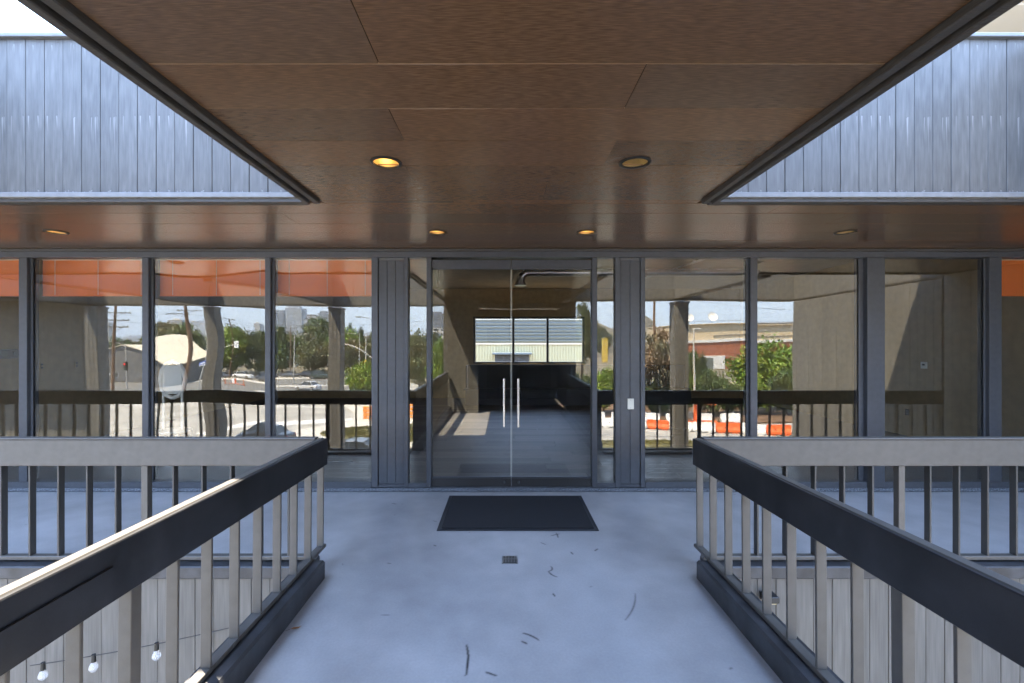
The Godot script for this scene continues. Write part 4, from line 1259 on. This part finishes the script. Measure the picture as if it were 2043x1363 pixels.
	for k in 9:
		var x = 8.2 + k * 2.75
		var lb = ["bushy shrub at the start of the hedge", "shrub in the hedge under the tall eucalyptus", "shrub in the hedge beside the grey-brown tree", "shrub in the hedge behind the orange lift", "shrub in the hedge behind the concrete lamp post", "shrub in the hedge before the white loading door", "shrub in the hedge under the thin upright tree", "shrub in the hedge under the bright lime tree", "last shrub of the hedge beside the sunlit board wall"][k]
		tree("hedge_shrub", lb, Vector3(x, -5.85, 43.5 + 0.8 * sin(k * 2.1)), 4.3 + 0.5 * sin(k * 1.7), 3.5, ["green", "lime", "green"][k % 3], 150 + k, "shrubs of the hedge", 0.05)
	for k in 5:
		tree("hill_tree", ["scrubby tree on the brown hill", "dark tree low on the brown hill", "olive tree on the crest of the brown hill", "bushy tree at the foot of the brown hill", "grey tree beside the yellow tower"][k], Vector3(58 + k * 4.0, [-6, -6, -6, -6, -6][k], [300, 280, 330, 240, 215][k]), [22, 18, 26, 13, 11][k], 13, ["olive", "dark", "olive", "green", "grey"][k], 170 + k, "trees on the hill", 0.1)

	# poles and wires
	utility_pole("leaning pole with three crossarms before the gabled building", Vector3(-65.5, -6, 69.7), 16.5, [[12.9, 4.6, 0.4], [11.7, 5.0, 0.0], [10.6, 3.8, 0.5]], 0.075, 0.24)
	utility_pole("stout pole reflected bent in the rippled window", Vector3(-46.6, -6, 60.7), 16.0, [[12.1, 4.6, 0.9], [11.2, 4.2, -1.2]], -0.04, 0.36)
	utility_pole("thin distant pole behind the arrow sign", Vector3(-63, -6, 99.7), 13.4, [[13.2, 3.3, 0.0], [11.8, 2.8, 0.0]], 0.0, 0.18)
	utility_pole("distant pole before the grey office tower", Vector3(-52, -6, 104), 12.0, [[11.6, 3.0, 0.0], [10.7, 2.4, 0.0]], 0.0, 0.16)
	utility_pole("brown pole above the grey-brown tree", Vector3(20, -6, 54.7), 15.2, [[14.2, 2.6, -0.5]], 0.0, 0.2)
	wire("power line from the leaning pole past the thin pole", Vector3(-64.6, 6.9, 69.5), Vector3(-63, 7.2, 99.5), 0.6)
	wire("lower power line from the leaning pole to the stout pole", Vector3(-64.6, 5.7, 69.5), Vector3(-47.2, 6.1, 60.5), 0.7)
	wire("power line from the stout pole towards the tower side", Vector3(-46.0, 5.2, 60.5), Vector3(-8, 6.0, 66), 1.0)
	wire("cable low between the trees and the parked cars", Vector3(-70, -0.3, 84), Vector3(-14, -0.8, 84), 0.6)
	wire("second cable low between the trees and the parked cars", Vector3(-70, -1.0, 84), Vector3(-14, -1.6, 84), 0.5)
	wire("power line from the brown pole over the brick building", Vector3(20, 8.0, 54.5), Vector3(70, 8.4, 80), 0.8)
	wire("slack cable before the brick building", Vector3(18.7, -1.0, 50), Vector3(60, -0.4, 60), 0.6)

	street_light("pale lamp post behind the gabled building's signal", Vector3(-67.3, -6, 74.7), 7.8, Vector3(-3.0, 0.9, 0), mats.pole_concrete)
	street_light("white lamp post carrying the blue street sign", Vector3(-48.3, -6, 66.9), 9.8, Vector3(-1.6, 0.4, 0), mats.pole_concrete)
	street_light("leaning pale lamp post behind the silver sedan", Vector3(-42.1, -6, 84.7), 9.4, Vector3(2.2, 0.7, 0), mats.pole_concrete)
	street_light("tall grey lamp post above the round shrub", Vector3(-16.6, -5.9, 54.7), 10.8, Vector3(-2.4, 0.9, 0), mats.louvre)
	street_light("pale lamp before the dark spreading tree", Vector3(-31.0, -6, 92), 10.0, Vector3(-3.6, 0.4, 0), mats.pole_concrete)
	street_light("slim concrete lamp post before the brick building", Vector3(18.7, -5.9, 39.2), 9.2, Vector3(0.4, 0.3, 1.2), mats.pole_concrete)

	# signals and signs
	var s = thing("traffic_signal", "traffic signal with red light lit before the gabled building", "traffic light", Vector3(-66.9, -6, 74.2))
	b = MB.new()
	b.tube(Vector3.ZERO, Vector3(0, 4.6, 0), 0.09, 0.08, 8)
	part(s, "post", b.mesh(), mats.pole_concrete)
	part(s, "housing", bx(Vector3(0.42, 1.25, 0.25), 0.02), mats.black_paint, Vector3(0, 4.15, -0.2))
	part(s, "back_plate", bx(Vector3(0.7, 1.5, 0.03), 0.02), mats.black_paint, Vector3(0, 4.15, -0.06))
	for k in 3:
		b = MB.new()
		b.tube(Vector3(0, 4.55 - k * 0.4, -0.32), Vector3(0, 4.55 - k * 0.4, -0.345), 0.16, 0.15, 16)
		part(s, "lens", b.mesh(), mats.lens_red if k == 0 else mats.lens_dull)
	s = thing("mast_arm_signal", "mast arm over the street with a white arrow sign", "traffic light", Vector3(-55.2, -6, 79.9))
	b = MB.new()
	b.tube(Vector3.ZERO, Vector3(0, 6.6, 0), 0.15, 0.12, 10)
	b.tube(Vector3(0, 6.4, 0), Vector3(4.4, 7.25, 0), 0.09, 0.06, 8)
	part(s, "mast", b.mesh(), mats.pole_concrete)
	var pl = part(s, "sign_plate", bx(Vector3(0.95, 1.25, 0.03), 0.005), mats.sign_white, Vector3(4.85, 7.25, -0.1))
	b = MB.new()
	b.box(Vector3(0.0, -0.1, -0.02), Vector3(0.1, 0.6, 0.012))
	b.box(Vector3(0.16, 0.22, -0.02), Vector3(0.22, 0.1, 0.012))
	b.prism(PackedVector2Array([Vector2(0.27, 0.06), Vector2(0.27, 0.38), Vector2(0.42, 0.22)]), -0.026, -0.014)
	part(pl, "arrow", b.mesh(), mats.black_paint)
	part(s, "signal_head", bx(Vector3(0.36, 1.1, 0.3), 0.03), mats.black_paint, Vector3(0.4, 5.6, -0.25))
	s = thing("street_sign", "blue street name sign on the white lamp post", "sign", Vector3(-48.5, -0.55, 66.7))
	part(s, "plate", bx(Vector3(1.4, 0.4, 0.03), 0.005), mats.sign_blue, Vector3(0, 0.2, 0))
	part(s, "legend_strip", bx(Vector3(0.9, 0.13, 0.006), 0.0), mats.sign_white, Vector3(-0.05, 0.2, -0.02))
	part(s, "lower_plate", bx(Vector3(1.2, 0.12, 0.03), 0.004), mats.sign_white, Vector3(0.05, -0.08, 0))
	s = thing("round_sign", "round white sign on a short post before the gabled building", "sign", Vector3(-70.4, -6, 74.7))
	b = MB.new()
	b.tube(Vector3.ZERO, Vector3(0, 2.6, 0), 0.05, 0.05, 8)
	part(s, "post", b.mesh(), mats.galvanised)
	b = MB.new()
	b.tube(Vector3(0, 2.65, -0.06), Vector3(0, 2.65, -0.09), 0.32, 0.32, 20)
	part(s, "disc", b.mesh(), mats.sign_white)
	s = thing("warning_sign", "yellow diamond warning sign above the round shrub", "sign", Vector3(-18.8, -5.87, 56.6))
	b = MB.new()
	b.tube(Vector3.ZERO, Vector3(0, 8.6, 0), 0.07, 0.06, 8)
	part(s, "post", b.mesh(), mats.pole_concrete)
	var dm = part(s, "diamond_plate", bx(Vector3(0.55, 0.55, 0.03), 0.004), mats.sign_yellow, Vector3(0, 4.85, -0.09), Basis(Vector3.BACK, PI / 4))
	part(dm, "symbol", bx(Vector3(0.16, 0.16, 0.008), 0.0), mats.black_paint, Vector3(0, 0, -0.02))
	s = thing("mast_arm_signal", "curved traffic signal mast arm sweeping out beside the diamond sign", "traffic light", Vector3(-16.4, -5.87, 56.9))
	b = MB.new()
	var pts = []
	for k in 11:
		var t = k / 10.0
		pts.append(Vector3(-6.2 * t, 4.0 + 3.5 * sin(t * PI / 2), 0))
	b.path(pts, 0.09, 8)
	b.tube(Vector3.ZERO, Vector3(0, 4.1, 0), 0.14, 0.12, 10)
	part(s, "mast", b.mesh(), mats.pole_concrete)
	part(s, "signal_head", bx(Vector3(0.36, 1.05, 0.3), 0.03), mats.black_paint, Vector3(-6.1, 7.0, -0.1))

	# vehicles
	car("silver sedan crossing the intersection", Vector3(-33.3, -6, 71.5), PI + 0.3, mats.car_silver)
	car("white sedan in the parked row under the trees", Vector3(-62.4, -5.99, 104.2), 0.12, mats.car_white)
	car("blue-grey car parked behind the white sedan", Vector3(-67.8, -5.99, 104.6), 0.08, mats.car_blue)
	car("dark car parked ahead of the white sedan", Vector3(-57.0, -5.99, 104.0), 0.1, mats.car_grey)
	car("grey car parked by the red roofed house", Vector3(-51.6, -5.99, 103.4), 0.1, mats.car_grey)
	car("black car parked beside the leaning lamp post", Vector3(-46.4, -5.99, 101.5), 0.15, mats.car_black)
	car("dark green off-roader at the end of the parked row", Vector3(-41.0, -5.99, 95.4), 0.1, mats.car_green, true)
	car("black hatchback nosed behind the dark green off-roader", Vector3(-35.8, -5.99, 96.5), 0.1, mats.car_black, true)
	car("black sedan waiting at the crosswalk", Vector3(-18.6, -6, 29.6), PI + 0.12, mats.car_black)
	car("grey sedan close to the grass island", Vector3(-9.6, -5.99, 24.6), 0.05, mats.car_grey)
	car("white car beyond the hedge", Vector3(31, -5.9, 62), 0.3, mats.car_white)

	# roadworks
	var n = 15
	for k in n:
		var t = k / float(n - 1)
		var p = Vector3(lerpf(6.2, 33.0, t), -6, lerpf(37.6, 30.6, t))
		var orange = k in [4, 7, 9]
		var lb = {4: "orange water barrier before the grey-brown tree", 7: "orange water barrier beside the orange lift", 9: "orange water barrier before the bright lime tree"}.get(k, "white water barrier in the roadside row")
		barrier(lb, p, 0.256, mats.barrier_orange if orange else mats.barrier_white)
	for k in 6:
		var p = Vector3(9.0 + k * 2.6, -5.86, 39.6 - k * 0.25)
		barrier("white water barrier in the second row by the hedge", p, 0.1, mats.barrier_white)
	var lt = thing("arrow_board_trailer", "orange folded arrow board trailer behind the barriers", "trailer", Vector3(18.0, -5.95, 37.2), 0.2)
	part(lt, "mast", bx(Vector3(0.28, 2.1, 0.28), 0.02), mats.barrier_orange, Vector3(0, 1.25, 0))
	part(lt, "board", bx(Vector3(2.0, 0.14, 0.9), 0.02), mats.barrier_orange, Vector3(0.75, 2.2, 0), Basis(Vector3.BACK, -0.12))
	part(lt, "chassis", bx(Vector3(2.6, 0.16, 1.1), 0.02), mats.barrier_orange, Vector3(0.6, 0.45, 0))
	part(lt, "strut", bx(Vector3(0.08, 1.2, 0.08), 0.01), mats.grey_wall, Vector3(0.55, 1.6, 0), Basis(Vector3.BACK, -0.7))
	part(lt, "control_box", bx(Vector3(0.5, 0.6, 0.5), 0.03), mats.grey_wall, Vector3(-0.45, 1.1, 0))
	for z in [-0.6, 0.6]:
		b = MB.new()
		b.tube(Vector3(0.6, 0.3, z), Vector3(0.6, 0.3, z * 1.25), 0.3, 0.3, 16)
		part(lt, "wheel", b.mesh(), mats.tyre)
	for j in 3:
		for i in 4:
			var cr = thing("stacked_barricade", "orange plastic barricade panel stacked at the corner by the lawn", "barricade", Vector3(-14.0 + i * 1.52, -5.87 + j * 0.43, 41.8), 0.03 * ((i * 3 + j) % 4 - 1), "stacked orange barricades")
			part(cr, "upper_bar", bx(Vector3(1.45, 0.14, 0.5), 0.03), mats.crate_orange, Vector3(0, 0.35, 0))
			part(cr, "lower_bar", bx(Vector3(1.45, 0.14, 0.5), 0.03), mats.crate_orange, Vector3(0, 0.07, 0))
			for x in [-0.55, 0.0, 0.55]:
				part(cr, "upright", bx(Vector3(0.16, 0.15, 0.4), 0.01), mats.crate_orange, Vector3(x, 0.21, 0))
	var cn = thing("traffic_barricade", "red and white folding barricade before the white sedan", "barricade", Vector3(-53.0, -6, 84.5))
	part(cn, "board", bx(Vector3(0.9, 0.9, 0.06), 0.01), mats.sign_white, Vector3(0, 0.75, 0))
	part(cn, "stripe", bx(Vector3(0.3, 0.88, 0.02), 0.0), mats.barrier_orange, Vector3(0.25, 0.75, -0.04))
	for x in [-1.7, 1.7]: part(cn, "post", bx(Vector3(0.12, 1.1, 0.12), 0.01), mats.barrier_orange, Vector3(x, 0.55, 0))
	part(cn, "rail", bx(Vector3(3.4, 0.1, 0.05), 0.01), mats.barrier_orange, Vector3(0, 0.2, 0))

	# buildings across the street
	house("gabled_building", "low dark grey gabled building with pale roof behind the signal", Vector3(-80.2, -6, 89.7), Vector3(15, 5.6, 16), mats.grey_wall, mats.roof_light, 2.2, [[4.2, 1.6, 1.1, 1.0], [-2.0, 1.6, 1.1, 1.0]])
	house("red_roofed_house", "pale house with orange tile roof behind the parked cars", Vector3(-68.0, -6, 150), Vector3(9, 7.0, 8), mats.white_wall, mats.roof_tile, 1.8, [[-2, 5.2, 1.2, 1.2], [2, 5.2, 1.2, 1.2]])
	house("pale_house", "low cream house among the olive trees", Vector3(-55, -6, 128), Vector3(9, 6.5, 8), mats.white_wall, mats.roof_light, 0.0, [[-2.5, 4.8, 1.4, 1.2], [2.0, 4.8, 1.4, 1.2]])
	house("white_block", "white two-storey block with a dark bay behind the spreading tree", Vector3(-46.5, -6, 126), Vector3(6, 8.8, 8), mats.white_wall, mats.grey_wall, 0.0, [[-1.0, 6.6, 2.4, 2.6]])
	house("low_warehouse", "low grey warehouse beyond the conifers", Vector3(-36, -6, 140), Vector3(16, 7.6, 12), mats.louvre, mats.white_wall, 0.0, [[-4, 5.2, 2, 1], [3, 5.2, 2, 1]])
	var ap = house("apartment_block", "white apartment block with stacked balconies below the office tower", Vector3(-38.0, -6, 255), Vector3(8.4, 17.0, 10), mats.white_wall, mats.white_wall, 0.0, [])
	for k in 5:
		part(ap, "balcony", bx(Vector3(3.4, 0.9, 1.2), 0.02), mats.white_wall, Vector3(-0.8, 4.0 + k * 2.8, -0.62))
		part(ap, "window", bx(Vector3(3.0, 1.3, 0.08), 0.0), mats.dark_glass, Vector3(-0.8, 5.2 + k * 2.8, -0.05))
		part(ap, "window", bx(Vector3(1.2, 1.2, 0.08), 0.0), mats.dark_glass, Vector3(2.6, 5.2 + k * 2.8, -0.05))
	var towers = [["tower_grey", -741, 36, 111, "grey office tower with curved shoulder"], ["tower_pale", -693, 54, 128, "tallest pale glass office tower"], ["tower_rose", -635, 38, 101, "rose-grey stepped office tower"], ["tower_grey", -593, 40, 114, "square grey office tower behind the spreading tree"], ["tower_grey", -218, 42, 110, "lone grey office tower above the apartment block"]]
	for e in towers:
		var o = thing("office_tower", e[4], "skyscraper", Vector3(e[1], -6, 1495), 0, "office towers on the skyline")
		part(o, "shaft", bx(Vector3(e[2], e[3], 40), 1.0), mats[e[0]], Vector3(0, e[3] * 0.5, 0))
		part(o, "crown_block", bx(Vector3(e[2] * 0.7, 7, 28), 0.5), mats[e[0]], Vector3(-e[2] * 0.08, e[3] + 3.5, 0))
		if e[2] > 50: part(o, "side_wing", bx(Vector3(14, 92, 34), 0.5), mats[e[0]], Vector3(33, 46, 0))
	for e in [[-482, 12, 56, "slim white tower on the plain"], [-790, 9, 50, "far white tower on the plain"], [-520, 26, 30, "broad white block on the plain"], [-700, 40, 22, "low pale block on the plain"]]:
		var o = thing("far_building", e[3], "building", Vector3(e[0], -6, 900 if e[2] > 35 else 700), 0, "pale buildings on the plain")
		part(o, "shaft", bx(Vector3(e[1], e[2], 14), 0.3), mats.tower_white, Vector3(0, e[2] * 0.5, 0))
		part(o, "roof_block", bx(Vector3(e[1] * 0.5, 3, 7), 0.2), mats.white_wall, Vector3(0, e[2] + 1.5, 0))
	# a scatter of low houses far out
	r.seed = 5
	for k in 34:
		var d = r.randf_range(260, 620)
		var x = -d * r.randf_range(0.42, 0.92)
		var nm = "low_house"
		var o = thing(nm, "small low house far out on the plain", "house", Vector3(x, -6, d), r.randf_range(-0.3, 0.3), "low houses far out on the plain")
		var sx = r.randf_range(8, 16); var sy = r.randf_range(5, 11)
		part(o, "wall", bx(Vector3(snappedf(sx, 2.0), snappedf(sy, 2.0), 10), 0.0), [mats.white_wall, mats.stucco_cream, mats.louvre][k % 3], Vector3(0, snappedf(sy, 2.0) * 0.5, 0))
		part(o, "roof", bx(Vector3(snappedf(sx, 2.0) + 1, 0.8, 11), 0.0), [mats.roof_tile, mats.roof_light, mats.grey_wall][(k / 2) % 3], Vector3(0, snappedf(sy, 2.0) + 0.4, 0))
	for k in 60:
		var d = r.randf_range(190, 620)
		var x = -d * r.randf_range(0.2, 0.95)
		tree("far_tree", "dark round tree far out on the plain", Vector3(x, -6, d), r.randf_range(9, 14), r.randf_range(9, 16), ["dark", "olive", "green"][k % 3], 200 + k % 6, "trees far out on the plain", 0.1)
	# brick and cream building
	var bb = thing("brick_building", "long red brick building with cream upper storey and roof railing", "building", Vector3(84, -6, 145))
	part(bb, "lower_wall", bx(Vector3(54, 8.6, 30), 0.0), mats.brick_red, Vector3(0, 4.3, 15))
	part(bb, "band", bx(Vector3(54.6, 0.9, 30.6), 0.02), mats.white_wall, Vector3(0, 9.05, 15))
	part(bb, "upper_wall", bx(Vector3(54, 4.8, 29), 0.0), mats.stucco_cream, Vector3(0, 11.9, 15.5))
	part(bb, "coping", bx(Vector3(54.6, 0.25, 30), 0.02), mats.stucco_cream, Vector3(0, 14.4, 15.2))
	part(bb, "ledge", bx(Vector3(40, 0.25, 0.3), 0.02), mats.grey_wall, Vector3(6, 10.6, 0.9))
	part(bb, "loading_door", bx(Vector3(7.6, 4.4, 0.3), 0.02), mats.white_wall, Vector3(-14, 2.2, -0.1))
	part(bb, "roller_strip", bx(Vector3(3.4, 3.6, 0.1), 0.0), mats.louvre, Vector3(-16, 1.9, -0.3))
	for k in 10:
		part(bb, "rail_post", bx(Vector3(0.12, 1.0, 0.12), 0.0), mats.grey_wall, Vector3(-26 + k * 5.7, 15.0, 1.2))
	part(bb, "roof_rail", bx(Vector3(53, 0.1, 0.1), 0.0), mats.grey_wall, Vector3(0, 15.45, 1.2))
	part(bb, "roof_duct", bx(Vector3(26, 0.7, 1.5), 0.05), mats.grey_wall, Vector3(12, 14.95, 4))
	for k in 4:
		part(bb, "bracket", bx(Vector3(0.12, 2.0, 0.12), 0.0), mats.grey_wall, Vector3(-3 + k * 2.2, 7.2, -0.15), Basis(Vector3.BACK, -0.1))
		part(bb, "joint", bx(Vector3(0.12, 8.5, 0.05), 0.0), mats.grey_wall, Vector3(-20 + k * 13.0, 4.3, -0.02))
	for e in [[-14.2, 1.7, "large white satellite dish on the brick building's roof"], [-21.8, 1.4, "smaller white satellite dish at the roof's end"]]:
		var ds = thing("satellite_dish", e[2], "satellite dish", Vector3(84 + e[0], 8.5, 147))
		b = MB.new()
		b.lathe(Vector3.ZERO, [[0.0, 0.0], [0.5, 0.05], [1.0, 0.2], [e[1], 0.55], [e[1] - 0.03, 0.6], [0.98, 0.26], [0.0, 0.06]], 24)
		part(ds, "reflector", b.mesh(), mats.white_wall, Vector3(0, 2.0, 0), Basis(Vector3.RIGHT, -1.05))
		b = MB.new()
		b.tube(Vector3.ZERO, Vector3(0, 2.0, 0), 0.12, 0.1, 8)
		part(ds, "mount", b.mesh(), mats.grey_wall)
	house("yellow_block", "small yellow block with brown side among the trees", Vector3(45, -6, 195), Vector3(2.2, 10.4, 3), mats.yellow_wall, mats.yellow_wall, 0.0, [])
	house("yellow_block", "narrow yellow sign tower at the brick building's end", Vector3(60.5, -6, 160), Vector3(1.6, 12.6, 2), mats.yellow_wall, mats.yellow_wall, 0.0, [])

func _ready():
	# ---------------- camera
	var cam := Camera3D.new()
	cam.name = "camera"
	add_child(cam)
	cam.position = Vector3(0, 1.71, 5.3)
	cam.keep_aspect = Camera3D.KEEP_HEIGHT
	var near = 0.05
	cam.set_frustum(2.0 * near * 681.5 / 900.0, Vector2(15.5 / 900.0 * near, 6.5 / 900.0 * near), near, 9000.0)
	cam.current = true
	# ---------------- sky, sun, exposure
	var env := Environment.new()
	env.background_mode = Environment.BG_SKY
	var sky := Sky.new()
	var sm := ProceduralSkyMaterial.new()
	sm.sky_top_color = Color(0.48, 0.575, 0.73)
	sm.sky_horizon_color = Color(0.525, 0.575, 0.635)
	sm.sky_curve = 0.18
	sm.sky_energy_multiplier = 1.4
	sm.ground_bottom_color = Color(0.35, 0.32, 0.28)
	sm.ground_horizon_color = Color(0.55, 0.55, 0.55)
	sky.sky_material = sm
	env.sky = sky
	env.tonemap_mode = Environment.TONE_MAPPER_LINEAR
	env.tonemap_exposure = 9.4
	env.sdfgi_enabled = true
	env.ssao_enabled = true
	env.ssil_enabled = true
	var we := WorldEnvironment.new()
	we.name = "environment"
	env.fog_enabled = true
	env.fog_density = 0.00019
	env.fog_light_color = Color(0.82, 0.88, 0.96)
	we.environment = env
	add_child(we)
	var sun := DirectionalLight3D.new()
	sun.name = "sun"
	sun.light_color = Color(1.0, 0.95, 0.87)
	sun.light_energy = 1.5
	sun.light_angular_distance = 0.53
	sun.shadow_enabled = true
	add_child(sun)
	sun.look_at_from_position(Vector3.ZERO, Vector3(0.42, -1.0, 0.34), Vector3.FORWARD)
	# ---------------- build
	make_materials()
	lamps = [Vector2(-0.726, 2.53), Vector2(0.803, 2.53), Vector2(-4.45, 0.82), Vector2(-0.667, 0.82), Vector2(0.816, 0.82), Vector2(3.39, 0.82)]
	build_pavilion()
	build_walkway_roof()
	build_screens()
	build_railings()
	build_street()
	build_fittings()
	build_interior()
